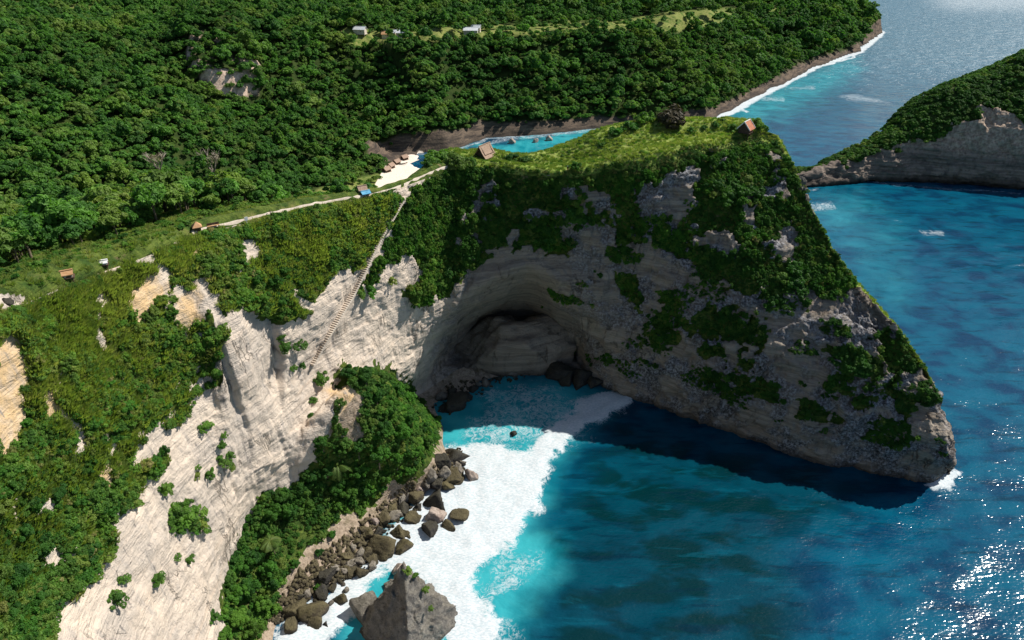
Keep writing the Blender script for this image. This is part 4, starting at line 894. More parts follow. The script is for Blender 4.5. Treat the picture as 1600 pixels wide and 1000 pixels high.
# tall grass: one tuft object is the source for the rest of the mass
def grass(name, dens, n, cell, lo, hi, tufts, label):
    p_, n2, _, _ = on_grid(G, N1, dens, n, rng); ok = frame_ok(p_, 60); p_, n2 = p_[ok], n2[ok]; k = cells(p_, cell); p_, n2 = p_[k], n2[k]
    s_ = rng.uniform(lo, hi, len(p_)); return name, p_, n2, s_, label
srcs = []
for me_ in TUFT+TUFTG:
    u, v = [(452, 352), (520, 348), (560, 340), (60, 470), (930, 240)][len(srcs)]; h_ = hit(u, v, (headland,))
    t = tag(link('grass_tuft', me_), ['tall dry grass tuft under the rim path, left of two others', 'tall dry grass tuft under the middle of the rim path', 'tall dry grass tuft under the rim path nearest the stairway', 'green grass tuft on the left grassy rim', 'green grass tuft on the headland meadow'][len(srcs)], 'grass'); t.location = h_[0]; srcs.append(t)
g1 = grass('tall_grass', clear*near_slope*(.05+dry)*(RPAR < 5.05), 15000, .62, .7, 1.6, TUFT, '')
g2 = grass('meadow_grass', clear*(RPAR > 5.02)*(RPAR < 7.3)*(.5+.5*(CPAR > 9)), 17000, .72, .35, .75, TUFTG, '')
i1 = rng.integers(0, 3, len(g1[1])); i2 = rng.choice([0, 1, 2, 3, 4], len(g2[1]), p=[.24, .24, .24, .14, .14])
tag(instancer('tall_grass', np.concatenate([g1[1], g2[1]]), np.concatenate([eul(g1[2], .35, rng), eul(g2[2], .1, rng)]), np.repeat(np.concatenate([g1[3], g2[3]])[:, None], 3, 1), np.concatenate([i1, i2]), srcs), 'tall dry grass on the slopes and the headland meadow', 'grass', kind='stuff')
print('VEG', len(pts), len(q), len(g1[1]), len(g2[1]), len(shrubs))
# ================================================================== ROCKS
def mat_boulder(name, a, b, moss, mfac, wet=1.0):
    n = NT(name); p = n.pos(); Z = sep_z(n, p); s1 = n.noise(p, .5, 5, .6); s2 = n.noise(p, 2.6, 5, .7); s3 = n.noise(n.map(p, (.4, .4, 1.8)), 1.0, 4, .6)
    r = n.new('ShaderNodeObjectInfo').outputs['Random']
    c = n.mix(n.ramp(s1, .35, .65), a, b); c = n.mix(n.ramp(s3, .5, .7, 0, .6), c, tuple(x*.5 for x in a))
    nz = sep_z(n, n.new('ShaderNodeNewGeometry').outputs['Normal'])[2]
    c = n.mix(n.math('MULTIPLY', n.ramp(n.math('ADD', n.math('MULTIPLY', nz, .5), s1), .55, .95), mfac), c, moss)
    c = n.mix(n.ramp(r, 0, 1, 0, .45, 'LINEAR'), c, tuple(x*.55 for x in b))
    c = n.mix(n.ramp(s2, .52, .70, 0, .8), c, tuple(x*.3 for x in a))
    c = n.mix(n.ramp(s2, .42, .28, 0, .5), c, tuple(min(1, x*1.7) for x in b))
    c = n.mix(n.ramp(n.math('ADD', Z[2], n.math('MULTIPLY', s1, 1.4)), .8, 2.2, .75*wet, 0), c, (.028, .026, .02))
    return n.fin(c, .85, n.bump(n.math('ADD', s2, n.math('MULTIPLY', s1, .6)), 1.0, .45), .25)
M_MOSSY = mat_boulder('mossy_boulder', (.075, .060, .040), (.165, .135, .085), (.12, .105, .04), .6)
M_GREY = mat_boulder('grey_boulder', (.17, .15, .13), (.36, .32, .275), (.17, .15, .06), .25)
M_PALEB = mat_boulder('pale_boulder', (.34, .26, .22), (.52, .43, .37), (.30, .24, .18), .3, .6)
M_DARK = mat_boulder('dark_boulder', (.035, .032, .030), (.075, .068, .058), (.07, .065, .03), .4)
M_DARKGREY = mat_boulder('dark_grey_rock', (.07, .066, .064), (.17, .155, .145), (.08, .09, .04), .25)
M_STACK = mat_boulder('stack_rock', (.12, .108, .096), (.31, .28, .245), (.17, .16, .085), .3)
def poly_rock(name, seed, planes=None, sub=4, stretch=(1, 1, 1), rough=.07, mat=None, npl=13, lump=.16):
    """faceted rock: the solid cut by random planes, its facets weathered"""
    r = np.random.default_rng(seed); bm = bmesh.new(); bmesh.ops.create_icosphere(bm, subdivisions=sub, radius=1)
    V = np.array([v.co for v in bm.verts]); F_ = np.array([[v.index for v in f.verts] for f in bm.faces]); bm.free()
    if planes is None:
        pn = r.normal(size=(npl, 3)); pn /= np.linalg.norm(pn, axis=1, keepdims=True); pd = r.uniform(.62, 1.0, npl)
    else:
        pn = np.array([p[:3] for p in planes], float); l = np.linalg.norm(pn, axis=1); pn /= l[:, None]; pd = np.array([p[3] for p in planes])
    dt = V @ pn.T; rad = np.where(dt > .05, pd[None]/np.maximum(dt, .05), 9).min(1); rad = np.minimum(rad, 2.2)
    p = V*rad[:, None]*np.array(stretch)
    p = p*(1+lump*fbm(p+seed*3.1, .8, 3, seed)[:, None]*.6+rough*ridged(p+seed*1.7, .35, 3, seed+3)[:, None])
    p = p*(1+rough*.45*_h(*np.floor((p+.25*fbm(p, .5, 2, seed)[:, None])/.30).astype(np.int64).T, seed)[:, None]+rough*.35*fbm(p, .12, 2, seed+9)[:, None])
    if planes is None: p = (p-(p.max(0)+p.min(0))/2)*2/np.mean(p.max(0)-p.min(0))
    me = quad_mesh(name, p, F_); me.materials.append(mat or M_MOSSY)
    return me
RK = {}
for key, m_, seeds in (('m', M_MOSSY, (1, 2, 3, 4, 5)), ('g', M_GREY, (6, 7, 8)), ('p', M_PALEB, (9, 10)), ('d', M_DARK, (11, 12, 13))):
    RK[key] = [poly_rock('boulder', 800+s, None, 4, (1, .9, .8), .10, m_, 11, .12) for s in seeds]
BOULD = [ # u, v, pixels across, look, label
 (683,781,38,'d','large dark boulder behind the pale leaning rock in the surf'),(681,804,29,'p','pale pinkish rock leaning on the large dark boulder in the surf'),(718,802,28,'m','wedge-shaped boulder standing alone farthest out in the foam'),(700,822,19,'m','olive boulder at the seaward foot of the pale leaning rock'),(622,827,24,'m','mossy boulder in the foam, upper of three by the large egg-shaped one'),(635,834,15,'m','smallest mossy boulder of three in the foam by the egg-shaped one'),(629,850,26,'m','flat mossy boulder in the foam, lowest of three by the egg-shaped one'),(597,852,36,'m','large egg-shaped olive boulder at the edge of the foam'),
 (673,825,24,'d','black wet boulder left of the olive one below the pale leaning rock'),(706,712,40,'d','large dark rock at the tip of the wooded hump'),(690,719,26,'d',None),(682,750,24,'d',None),(703,743,28,'m',None),(713,735,20,'m',None),(738,742,22,'p','low pale rock ledge washed by foam beyond the dark tip rocks'),(690,735,22,'g',None),(672,742,18,'m',None),
 (645,808,22,'m',None),(633,791,22,'d',None),(621,804,20,'m',None),(600,806,20,'m',None),(570,824,14,'m',None),(586,813,15,'p',None),(648,767,24,'m',None),(637,774,15,'g',None),(657,764,15,'p',None),(658,777,13,'m',None),(645,779,15,'m',None),(626,778,14,'m',None),(612,790,15,'m',None),(655,790,16,'d',None),(664,752,16,'m',None),(700,757,20,'m',None),(716,748,18,'m',None),(724,724,14,'m',None),
 (573,834,17,'m',None),(590,828,19,'d',None),(560,864,14,'m',None),(571,861,15,'m',None),(584,872,19,'m',None),(546,878,17,'m',None),(567,891,19,'m',None),(550,891,15,'m',None),(526,886,14,'m',None),(512,896,21,'d',None),(505,906,17,'d',None),(563,878,15,'g',None),(540,868,13,'m',None),(552,852,13,'g',None),(578,848,14,'d',None),(532,900,12,'m',None),(556,845,11,'m',None),(580,885,13,'g',None),(538,890,12,'g',None),
 (519,917,12,'m',None),(531,935,17,'m','round mossy boulder alone on the wet sand'),(516,942,9,'g',None),(539,922,9,'g',None),(536,913,6,'g',None),(463,950,32,'m','big craggy boulder of the heap at the lower beach'),(456,973,21,'m',None),(492,947,32,'m','tall split boulder of the heap at the lower beach'),(493,971,20,'m',None),(509,975,10,'d','small dark boulder at the seaward end of the lower heap'),(502,925,19,'d',None),(505,951,11,'p',None),(480,930,14,'g',None),(470,932,13,'d',None),
 (626,886,26,'p','pale streaked rock in the foam behind the tall sea stack'),(606,912,12,'g','small grey rock in the foam left of the sea stack peak'),(803,677,11,'d','small black rock alone in the blue cove water'),
 (715,627,30,'d','black rubble rock at the back of the cove beach'),(700,634,22,'d',None),(728,618,18,'d',None),(690,618,16,'g',None),(740,606,16,'d',None),(705,612,16,'d',None),(760,596,16,'g',None),(778,590,14,'d',None),(800,583,16,'g',None),(820,578,14,'g',None),(842,574,16,'d',None),(750,600,12,'g',None),
 (872,580,38,'d','black wet rock ledge at the mouth of the cave'),(905,588,46,'d','largest black wet ledge under the right side of the arch'),(930,598,26,'d',None),(885,592,22,'d','black rock washed by foam before the cave ledges'),
 (800,221,11,'p','tan boulder in the far inlet, left of three'),(836,220,10,'p','tan boulder in the far inlet, middle of three'),(858,217,10,'p','tan boulder in the far inlet, right of three')]
rr = random.Random(21)
for k, (u, v, d_, look, lab) in enumerate(BOULD):
    if lab is None and look == 'm' and k % 3 == 1: look = 'g'
    h_ = hit(u, v+d_*.22); p = h_[0]; r_ = d_*.5*mpp(p)*1.06
    m_ = RK[look][k % len(RK[look])]; o = link('boulder', m_); o.location = (p.x, p.y, max(p.z, -.2)+r_*.22); o.rotation_euler = (rr.uniform(-.4, .4), rr.uniform(-.4, .4), rr.random()*6.28); q = r_*rr.uniform(.95, 1.1); o.scale = (q, q*rr.uniform(.85, 1.1), q*rr.uniform(.85, 1.15))
    if lab: tag(o, lab, 'boulder')
    elif v < 660: tag(o, 'dark boulder among the rubble at the back of the cove', 'boulder', 'cove rubble')
    elif v < 765 and u > 660: tag(o, 'weathered boulder in the rock heap at the tip of the wooded hump', 'boulder', 'boulders at the hump tip')
    elif v > 900: tag(o, 'mossy boulder on the lower beach near the sea stack', 'boulder', 'boulders of the lower beach')
    else: tag(o, 'mossy brown boulder in the heap along the foam edge under the grove', 'boulder', 'boulders along the foam edge')
# small stones too many to count between the boulders
STONES = [[(410,975),(470,890),(540,835),(600,785),(650,742),(648,770),(590,822),(540,872),(480,920),(440,975)], [(500,900),(560,850),(610,800),(640,770),(670,770),(650,800),(610,830),(590,870),(560,900),(520,915)], [(660,755),(690,710),(720,700),(730,730),(700,762)], [(445,935),(500,920),(510,960),(470,975),(445,965)], [(670,640),(700,600),(760,590),(850,570),(870,585),(780,600),(740,625),(700,650)]]
verts, faces = [], []; base = RK['m'][0]; bv = np.zeros(len(base.vertices)*3); 
st = poly_rock('stone', 870, None, 1, (1, .9, .8), .05, M_MOSSY); sv = np.array([v.co[:] for v in st.vertices]); sf = np.array([p_.vertices[:] for p_ in st.polygons]); nst = 0
r9 = np.random.default_rng(33)
for poly in STONES:
    us = [a for a, b in poly]; vs = [b for a, b in poly]; cnt = 0
    while cnt < (330 if poly is STONES[1] else (420 if poly is STONES[0] else 150)):
        u, v = r9.uniform(min(us), max(us)), r9.uniform(min(vs), max(vs))
        if not inpoly(np.array([u]), np.array([v]), poly)[0]: continue
        cnt += 1; p = hit(u, v)[0]
        if p.z < -.1: continue
        s = r9.uniform(.25, .75); M_ = np.array(Euler(r9.uniform(0, 6.28, 3)).to_matrix())
        verts.append((sv*s) @ M_.T+np.array(p)+np.array([0, 0, s*.2])); faces.append(sf+nst*len(sv)); nst += 1
tag(link('stones', quad_mesh('stones', np.concatenate(verts), np.concatenate(faces)), M_MOSSY), 'small brown stones filling the gaps of the boulder shore', 'stones', kind='stuff')
# ---- the tall rock standing in the surf
b0 = P(640, 992, z=0)
pl = [(-.50, -.75, .43, .45), (.72, -.55, .42, .48), (.60, .60, .50, .82), (-.70, .45, .55, .84), (1, .05, .12, 1.0), (-1, -.1, .1, 1.12), (-.1, -1, .15, .95), (0, 1, .1, .9), (.2, .25, .95, 1.36), (.9, -.45, .0, .95), (-.75, -.65, -.05, 1.0), (-.9, .2, .45, .92), (.45, -.85, .22, .80)]
sm = poly_rock('sea_stack', 900, pl, 6, (1, 1, 1), .12, M_STACK, lump=.3)
stack = empty('sea_stack', (b0[0], b0[1], 0)); tag(stack, 'tall pointed grey rock standing in the white surf near the beach', 'rock')
sv = np.array([v.co[:] for v in sm.vertices])*np.array([8.4, 9.0, 10.2])+np.array([0, 0, 5.0]); sm.vertices.foreach_set('co', sv.astype(np.float32).ravel()); sm.update()
body = link('rock_body', sm, None, stack)
for (dx, dy, dz, s) in ((.3, 2.2, 18.4, 1.5), (2.2, 2.2, 16.6, 1.1), (4.4, 1.6, 13.2, 1.0), (5.4, -.6, 9.8, .8)):
    t = link('moss_cap', CROWN_S[0], None, stack); t.location = (dx, dy, dz); t.scale = (s*1.1, s, s*.7); t.rotation_euler = (0, .5, dx)
sh = P(575, 958, z=0); o = link('boulder', poly_rock('boulder', 911, None, 4, (1, .9, 1), .06, M_STACK)); o.location = (sh[0], sh[1], 1.6); o.scale = (3.8, 3.6, 4.4); o.rotation_euler = (.1, .1, 2.2); tag(o, 'stout mossy-topped rock touching the left side of the sea stack', 'boulder')
# ---- buttress under the arch and the stack behind the headland
bt = poly_rock('cave_buttress', 920, [(0, -1, .05, .62), (-.55, -.8, .1, .75), (.75, -.65, .1, .74), (0, -.45, .9, .86), (.5, -.3, .8, .86), (-.75, -.2, .6, .70), (0, 0, 1, .95), (1, 0, 0, .95), (-1, 0, 0, 1.25), (0, 1, 0, .9)], 5, (1, 1, 1), .07, M_CLIFF, lump=.34)
for k in ('veg', 'sand', 'pale', 'dry', 'och', 'lawn'): attr(bt, k, np.zeros(len(bt.vertices)))
attr(bt, 'cave', np.full(len(bt.vertices), .9))
o = link('rock_buttress', bt); c0 = P(812, 577, z=0); o.location = (c0[0]-3, c0[1]+2.5, -1); o.scale = (23, 11, 17.5); tag(o, 'rounded grey rock buttress bulging under the dark cave arch', 'rock')
isl = poly_rock('rock_stack', 930, None, 5, (1, 1, 1.3), .10, M_DARKGREY, 16); o = link('rock_stack', isl); c0 = P(1236, 258, y=330); o.location = (c0[0]+1.5, c0[1], 12); o.scale = (6.5, 9, 15); o.rotation_euler = (0, 0, .6); tag(o, 'dark grey rock stack peeking out behind the east end of the headland', 'rock')

# ================================================================== PATH AND STAIRWAY
M_PATH = mat_plain('path_gravel', (.46, .39, .31), (.60, .52, .43), 1.6, .95, .3, .03)
i0 = int(np.searchsorted(colpar, 5.0)); i1 = int(np.searchsorted(colpar, 9.25)); cols = np.arange(i0, i1)
def g_at(i, r): 
    j = int(np.searchsorted(rowpar, r)); j = min(max(j, 1), len(rowpar)-1); t = (r-rowpar[j-1])/(rowpar[j]-rowpar[j-1]); return G[i, j-1]*(1-t)+G[i, j]*t
left_, right_ = [], []
for i in cols:
    a = g_at(i, 5.04+.06*smooth(8.2, 9.1, colpar[i])); b = g_at(i, 5.8); d_ = (b-a)*np.array([1, 1, 0]); d_ /= np.linalg.norm(d_); left_.append(a); right_.append(a+d_*2.1)
left_, right_ = np.array(left_), np.array(right_)
k_ = np.ones(9)/9
def sm_(a): 
    b = np.pad(a, ((4, 4), (0, 0)), 'edge'); return np.stack([np.convolve(b[:, c], k_, 'valid') for c in range(3)], -1)
left_, right_ = sm_(left_), sm_(right_); zz_ = np.maximum(left_[:, 2], right_[:, 2])+.38
rib = np.stack([np.column_stack([left_[:, :2]-(right_-left_)[:, :2]*.04, zz_-1.2]), np.column_stack([left_[:, :2], zz_]), np.column_stack([(left_*.5+right_*.5)[:, :2], zz_+.04]), np.column_stack([right_[:, :2], zz_]), np.column_stack([right_[:, :2]+(right_-left_)[:, :2]*.04, zz_-1.2])], 1)
tag(link('footpath', grid_mesh('footpath', rib), M_PATH), kind='structure')
M_STEP = mat_plain('step_stone', (.52, .43, .34), (.66, .57, .47), 2.0, .95, .4, .04); M_CUT = mat_plain('cut_limestone', (.62, .53, .44), (.72, .63, .54), .8, .95, .4, .08)
def box_me(name, sx, sy, sz, mat, bev=.02):
    bm = bmesh.new(); bmesh.ops.create_cube(bm, size=1); bmesh.ops.scale(bm, vec=(sx, sy, sz), verts=bm.verts)
    if bev: bmesh.ops.bevel(bm, geom=list(bm.edges), offset=bev, segments=1, affect='EDGES')
    me = bpy.data.meshes.new(name); bm.to_mesh(me); bm.free(); me.materials.append(mat); return me
SPX = [(630,310),(613,336),(598,364),(582,394),(566,425),(550,456),(530,490),(510,525),(492,558),(486,572)]
sp = [np.array(hit(u, v, (headland,))[0])+np.array(hit(u, v, (headland,))[1])*.5 for u, v in SPX]
sp = np.array(sp); tt = np.linspace(0, len(sp)-1, 400); cur = np.stack([np.interp(tt, np.arange(len(sp)), sp[:, c]) for c in range(3)], -1)
for _ in range(40): cur[1:-1] = (cur[:-2]+2*cur[1:-1]+cur[2:])/4
arc = np.concatenate([[0], np.cumsum(np.linalg.norm(np.diff(cur, axis=0), axis=1))]); ns = int(arc[-1]/.62)
stair = empty('stairway', tuple(cur[-1])); tag(stair, 'long stone stairway descending the pale cliff from the rim path', 'stairs')
bpy.context.view_layer.update()
STEP = box_me('step', 1.5, .66, .60, M_STEP, .03); inv = Vector(stair.location)
for k in range(ns):
    s = (k+.5)*arc[-1]/ns; p = np.array([np.interp(s, arc, cur[:, c]) for c in range(3)]); a = np.array([np.interp(min(s+1, arc[-1]), arc, cur[:, c]) for c in range(3)])-np.array([np.interp(max(s-1, 0), arc, cur[:, c]) for c in range(3)])
    o = link('step', STEP, None, stair); o.location = Vector(p)-inv; o.rotation_euler = (0, 0, math.atan2(a[1], a[0])-math.pi/2)
# low stone kerb on the outer side, in lengths
for k in range(0, ns-2, 3):
    s = (k+1.5)*arc[-1]/ns; p = np.array([np.interp(s, arc, cur[:, c]) for c in range(3)]); a = np.array([np.interp(min(s+1, arc[-1]), arc, cur[:, c]) for c in range(3)])-np.array([np.interp(max(s-1, 0), arc, cur[:, c]) for c in range(3)])
    L_ = 3*arc[-1]/ns; h_ = math.hypot(a[0], a[1]); n_ = np.array([a[1], -a[0], 0])/max(h_, 1e-6)
    if n_[0]*1+n_[1]*-1 > 0: n_ = -n_
    if k == 0: KERB = box_me('kerb', .3, L_*1.04, .8, M_CUT, .05)
    o = link('kerb', KERB, None, stair); o.location = Vector(p+n_*.88+np.array([0, 0, .15]))-inv; o.rotation_euler = (math.atan2(a[2], h_), 0, math.atan2(a[1], a[0])-math.pi/2)

# ================================================================== HUTS AND SMALL THINGS
M_THATCH = mat_plain('thatch', (.27, .18, .125), (.40, .29, .22), 3.0, .95, .6, .08); M_REDROOF = mat_plain('rust_roof', (.36, .13, .07), (.46, .20, .12), 1.6, .8)
M_WOOD = mat_plain('dark_wood', (.055, .035, .025), (.12, .08, .055), 4.0); M_WHITE = mat_plain('white_paint', (.72, .70, .66), (.80, .78, .75), 2.0, .7, .1)
M_ORANGE = mat_plain('orange_roof', (.42, .23, .11), (.52, .31, .17), 2.0); M_TIN = mat_plain('tin_roof', (.55, .57, .58), (.72, .73, .73), 1.0, .5, .1); M_BLUE = mat_plain('blue_sheet', (.10, .33, .50), (.16, .42, .58), 1.0, .6, .2)
M_CREAM = mat_plain('cream_plaster', (.52, .45, .36), (.62, .55, .45), 1.0); M_SANDY = mat_plain('bare_sand_soil', (.46, .36, .27), (.58, .48, .38), .8)
def poly_me(name, V, Fs, mat):
    me = bpy.data.meshes.new(name); me.from_pydata(V, [], Fs); me.update(); me.materials.append(mat); return me
def slab_roof(name, L, W, H, over, th, mat, sag=0.0):
    """one half of a gabled roof: a thick slab from ridge to eave along +y"""
    y0, y1 = 0, W/2+over; z1 = -H*(y1/(W/2)); n_ = 5; V = []
    for i in range(n_+1):
        t = i/n_; y = y1*t; z = z1*t-sag*math.sin(math.pi*t)
        for x in (-L/2-over, L/2+over):
            V += [(x, y, z), (x, y, z-th)]
    Fs = []
    for i in range(n_):
        a = 4*i; b = a+4; Fs += [(a, a+2, b+2, b), (a+1, b+1, b+3, a+3), (a, b, b+1, a+1), (a+2, a+3, b+3, b+2)]
    Fs += [(0, 1, 3, 2), (4*n_, 4*n_+2, 4*n_+3, 4*n_+1)]
    return poly_me(name, V, Fs, mat)
def gable_me(name, W, H, th, mat):
    return poly_me(name, [(-th, -W/2, 0), (-th, W/2, 0), (-th, 0, H), (th, -W/2, 0), (th, W/2, 0), (th, 0, H)], [(0, 2, 1), (3, 4, 5), (0, 1, 4, 3), (1, 2, 5, 4), (2, 0, 3, 5)], mat)
def hut(name, loc, rz, L, W, wall_h, roof_h, lift, mats, label, cat='hut', over=.6, door=True, trim=None, sag=0.0, steep=None):
    root = empty(name, loc, rz); tag(root, label, cat); wm, rm, pm = mats
    for sx in (-1, 1):
        for sy in (-1, 1):
            p = link('post', box_me('post', .2, .2, lift+.9, pm, .02), None, root); p.location = (sx*(L/2-.15), sy*(W/2-.15), (lift-.9)/2)
    d_ = link('floor_deck', box_me('floor_deck', L+.5, W+.5, .2, pm, .02), None, root); d_.location = (0, 0, lift)
    if wall_h > 0:
        for s in (-1, 1):
            w = link('wall', box_me('wall', L, .12, wall_h, wm, .01), None, root); w.location = (0, s*(W/2-.1), lift+.1+wall_h/2)
            w = link('wall', box_me('end_wall', .12, W-.35, wall_h, wm, .01), None, root); w.location = (s*(L/2-.1), 0, lift+.1+wall_h/2)
        if door:
            w = link('door', box_me('door', .06, .8, min(1.9, wall_h*.9), M_WOOD, .01), None, root); w.location = (-L/2-.0, 0, lift+.1+min(1.9, wall_h*.9)/2)
            for yy in (-1, 1):
                w = link('window', box_me('window', .7, .05, .7, M_WOOD, .01), None, root); w.location = (.15*L, yy*(W/2-.01), lift+wall_h*.6)
    zt = lift+.1+wall_h
    for s in (0, 1):
        r_ = link('roof', slab_roof('roof', L, W, roof_h, over, .16, rm, sag), None, root); r_.location = (0, 0, zt+roof_h); r_.rotation_euler = (0, 0, math.pi*s)
        g = link('gable', gable_me('gable', W*.98, roof_h*.96, .05, wm), None, root); g.location = ((L/2-.12)*(1-2*s), 0, zt)
        if trim:
            for yy in (-1, 1):
                l_ = math.hypot(W/2+over, roof_h*(1+over*2/W)); t = link('barge_board', box_me('barge_board', .12, l_, .3, trim, .01), None, root)
                t.location = ((L/2+over+.02)*(1-2*s), yy*(W/2+over)/2, zt+roof_h-roof_h*(1+over*2/W)/2+.05); t.rotation_euler = (-yy*math.atan2(roof_h, W/2), 0, 0)
    c = link('ridge_cap', box_me('ridge_cap', L+2*over+.1, .3, .16, rm if not trim else trim, .03), None, root); c.location = (0, 0, zt+roof_h+.04)
    return root
def ground(u, v, ob=None): return hit(u, v, ob or (headland,))[0]
g = ground(757, 247); hut('thatched_house', (g.x, g.y+1.5, g.z-.2), math.radians(56), 4.6, 3.9, 1.1, 2.7, .3, (M_WOOD, M_THATCH, M_WOOD), 'steep thatched gable house on the ridge before the far inlet', 'house', .7, True, None, .35)
g = ground(1166, 219); hut('stilt_hut', (g.x, g.y+2.0, g.z-.2), math.radians(52), 3.6, 3.4, 1.5, 1.9, 2.3, (M_WOOD, M_REDROOF, M_WOOD), 'rust-roofed wooden hut on stilts at the end of the headland', 'hut', .45, True, M_WHITE)
lad = empty('ladder', (g.x+1.6, g.y-.6, g.z-.1), .5); tag(lad, 'wooden ladder leaning on the hut on stilts', 'ladder')
for s in (-1, 1): q_ = link('rail', box_me('rail', .08, .08, 3.0, M_WOOD, .01), None, lad); q_.location = (s*.3, .5, 1.25); q_.rotation_euler = (-.4, 0, 0)
for k in range(6): q_ = link('rung', box_me('rung', .6, .06, .06, M_WOOD, .01), None, lad); q_.location = (0, .5+(k-2.5)*.18, 1.25+(k-2.5)*.43)
g = ground(884, 268); 
def pyramid_kiosk(u, v, w, h, rh, label, mats, ob=None):
    g = ground(u, v, ob); root = empty('kiosk', (g.x, g.y, g.z-.2), .5); tag(root, label, 'kiosk'); wm, rm = mats
    for sx in (-1, 1):
        for sy in (-1, 1): p = link('post', box_me('post', .16, .16, h+.3, wm, .02), None, root); p.location = (sx*w*.42, sy*w*.42, h/2)
    V = []; n_ = 4; W_ = w*.68
    V = [(-W_, -W_, h), (W_, -W_, h), (W_, W_, h), (-W_, W_, h), (0, 0, h+rh), (-W_, -W_, h-.15), (W_, -W_, h-.15), (W_, W_, h-.15), (-W_, W_, h-.15)]
    link('roof', poly_me('roof', V, [(0, 1, 4), (1, 2, 4), (2, 3, 4), (3, 0, 4), (5, 8, 7, 6), (0, 5, 6, 1), (1, 6, 7, 2), (2, 7, 8, 3), (3, 8, 5, 0)], rm), None, root)
    b = link('counter', box_me('counter', w*.8, w*.25, 1.0, wm, .02), None, root); b.location = (0, -w*.3, .5); return root
pyramid_kiosk(309, 360, 1.5, 1.2, 1.1, 'orange pyramid-roofed kiosk beside the rim path', (M_WOOD, M_ORANGE))
g = ground(334, 356); b = empty('bench', (g.x, g.y, g.z), .55); tag(b, 'long wooden bench by the path right of the orange kiosk', 'bench')
q_ = link('seat', box_me('seat', 2.6, .5, .12, M_ORANGE, .02), None, b); q_.location = (0, 0, .55); q_ = link('backrest', box_me('backrest', 2.6, .1, .5, M_WOOD, .02), None, b); q_.location = (0, .25, .9)
for s in (-1, 1): q_ = link('leg', box_me('leg', .12, .45, .6, M_WOOD, .02), None, b); q_.location = (s*1.1, 0, .25)
def sign_post(u, v, h, label, ob=None):
    g = ground(u, v, ob); root = empty('sign_post', (g.x, g.y, g.z-.2), .6); tag(root, label, 'sign')
    q_ = link('post', box_me('post', .12, .12, h, M_WHITE, .02), None, root); q_.location = (0, 0, h/2); q_ = link('panel', box_me('panel', .75, .08, .9, M_WHITE, .02), None, root); q_.location = (0, -.1, h-.2)
sign_post(386, 350, 1.7, 'white sign post beside the rim path')
g = ground(424, 342); p = empty('utility_post', (g.x, g.y, g.z-.3)); tag(p, 'dark wooden post standing at the edge of the rim path', 'post')
q_ = link('pole', join_tubes('pole', [tube([(0, 0, 0), (.03, 0, 1.2), (0, .03, 2.6)], [.11, .10, .08])], M_WOOD), None, p); q_ = link('crossbar', box_me('crossbar', .9, .1, .1, M_WOOD, .01), None, p); q_.location = (0, 0, 2.2)
# left rim sheds
g = ground(105, 432); hut('garden_shed', (g.x, g.y, g.z-.3), .5, 1.7, 1.3, .7, .45, .2, (M_CREAM, M_ORANGE, M_WOOD), 'little orange-roofed shed among shrubs behind the left rim', 'shed', .2, True)
g = ground(160, 412); hut('white_shelter', (g.x, g.y, g.z-.3), .4, 1.5, .9, .5, .3, .1, (M_WHITE, M_WHITE, M_WOOD), 'low white shelter in the shrubs behind the left rim', 'shelter', .2, False)
g = ground(10, 470); o = link('boulder', RK['d'][0]); o.location = g; o.scale = (1.0, .9, .7); tag(o, 'brown rock on the bare sandy patch at the left edge', 'boulder')
# beach side of the valley
def far_hut(u, v, L, W, mats, label, rz=.3, name='beach_hut', wall=1.8, rh=1.3, cat='hut'):
    g = hit(u, v)[0]; return hut(name, (g.x, g.y, g.z-.3), rz, L, W, wall, rh, .3, mats, label, cat, .5, True)
BR = (M_WOOD, M_THATCH, M_WOOD)
far_hut(604, 268, 4.5, 3.6, BR, 'brown beach hut nearest on the left edge of the sand', 1.0); far_hut(611, 262, 4.0, 3.4, BR, 'brown beach hut second nearest on the left edge of the sand', 1.1); far_hut(620, 256, 4.0, 3.2, BR, 'brown beach hut third along the left edge of the sand', 1.0); far_hut(632, 249, 4.2, 3.2, BR, 'brown beach hut at the far end of the sand beach', .9)
far_hut(509, 267, 4.2, 3.4, (M_CREAM, M_ORANGE, M_WOOD), 'tan-roofed hut in the meadow left of the sand beach', .2); far_hut(566, 297, 1.5, 1.2, BR, 'tiny brown hut behind the path beside the blue-sheeted shelter', .5, 'beach_hut', .6, .5)
far_hut(571, 303, 1.5, 1.1, (M_CREAM, M_BLUE, M_WOOD), 'shelter with a pale blue sheet roof beside the path and sand', .6, 'shelter', .5, .3, 'shelter')
def boat(u, v, L, label):
    g = hit(u, v)[0]; root = empty('outrigger_boat', (g.x, g.y, g.z+.1), .35); tag(root, label, 'boat'); V, Fs = [], []; n_ = 10
    for i in range(n_+1):
        t = i/n_; x = (t-.5)*L; w = .55*math.sin(math.pi*min(max(t, .03), .97))**.6; z = .5*abs(2*t-1)**2.2
        V += [(x, -w, z+.6), (x, 0, z*.9), (x, w, z+.6), (x, 0, z*.9+.28)]
    for i in range(n_):
        a = 4*i; b = a+4; Fs += [(a, a+1, b+1, b), (a+1, a+2, b+2, b+1), (a, b, b+3, a+3), (a+3, b+3, b+2, a+2)]
    link('hull', poly_me('hull', V, Fs, M_GREY), None, root)
    for s in (-1, 1):
        f = link('outrigger_float', join_tubes('float', [tube([(-L*.4, s*1.7, .3), (0, s*1.7, .2), (L*.4, s*1.7, .35)], [.08, .1, .08], 6)], M_WHITE), None, root)
    for x in (-L*.22, L*.2): link('outrigger_beam', join_tubes('beam', [tube([(x, -1.7, .3), (x, 0, .85), (x, 1.7, .3)], [.05, .06, .05], 5)], M_WOOD), None, root)
boat(628, 257, 7.5, 'grey outrigger boat lying on the pale sand beach')
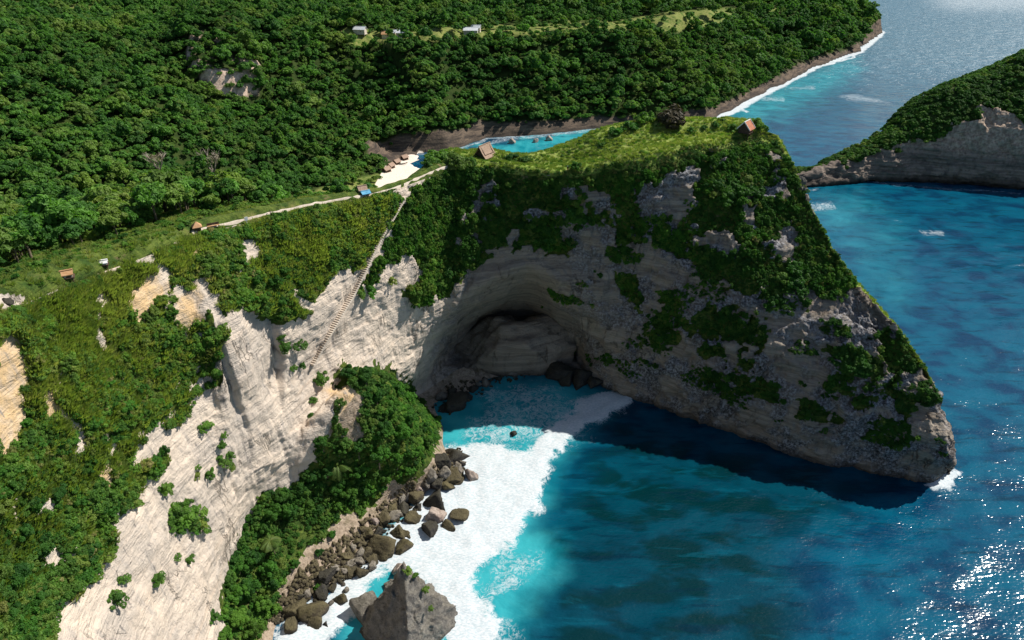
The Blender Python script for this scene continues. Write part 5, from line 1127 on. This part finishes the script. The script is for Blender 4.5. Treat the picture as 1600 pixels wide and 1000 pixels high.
# houses on the far plateau
FH = [(563,53,9,'white-roofed house farthest left on the far plateau',M_TIN),(609,58,9,'white house in the middle of the far plateau clearing',M_TIN),(629,58,9,'white-roofed house right in the far plateau clearing',M_TIN),(604,60,7,'tan-roofed house beside the white ones on the far plateau',M_ORANGE),(736,54,11,'long white-roofed house at the far plateau rim',M_TIN),(476,56,9,'small house with a blue roof in the left plateau woods',M_BLUE),(744,50,7,'small pale house behind the long white-roofed one',M_TIN)]
for (u, v, L_, lab, rm) in FH: far_hut(u, v, L_, L_*.55, (M_CREAM, rm, M_CREAM), lab, rr.uniform(-.2, .2), 'plateau_house', 3.6, 1.8, 'house')
# sitting visitor at the meadow edge: dark red clothes, pale hat
def person(u, v, label):
    g = ground(u, v); me = bpy.data.meshes.new('person'); J = [(0, 0, .52), (0, 0, .78), (0, 0, 1.02), (0, -.02, 1.12), (0, -.03, 1.24), (.1, -.02, .50), (.13, -.42, .50), (.13, -.45, .06), (.13, -.60, .03), (-.1, -.02, .50), (-.13, -.40, .52), (-.13, -.46, .06), (-.13, -.60, .03), (.2, 0, 1.0), (.26, -.12, .76), (.2, -.34, .62), (-.2, 0, 1.0), (-.26, -.12, .76), (-.2, -.34, .62)]
    E = [(0, 1), (1, 2), (2, 3), (3, 4), (0, 5), (5, 6), (6, 7), (7, 8), (0, 9), (9, 10), (10, 11), (11, 12), (2, 13), (13, 14), (14, 15), (2, 16), (16, 17), (17, 18)]; Rr = [.15, .14, .13, .06, .10, .1, .08, .055, .05, .1, .08, .055, .05, .065, .05, .035, .065, .05, .035]
    me.from_pydata(J, E, []); o = link('person', me, mat_plain('dark_red_cloth', (.13, .015, .015), (.2, .03, .03), 3.0)); o.location = (g.x, g.y, g.z-.05)
    s = o.modifiers.new('skin', 'SKIN'); 
    for i, r_ in enumerate(Rr): me.skin_vertices[0].data[i].radius = (r_, r_)
    me.skin_vertices[0].data[0].use_root = True; o.modifiers.new('sub', 'SUBSURF').render_levels = 1
    tag(o, label, 'person'); bm = bmesh.new(); bmesh.ops.create_cone(bm, cap_ends=True, segments=14, radius1=.22, radius2=.07, depth=.16); m2 = bpy.data.meshes.new('hat'); bm.to_mesh(m2); bm.free(); m2.materials.append(M_WHITE); h_ = link('hat', m2, None, o); h_.location = (0, -.03, 1.36)
    return o
person(887, 266, 'person in dark red clothes and pale hat sitting at the cliff edge')
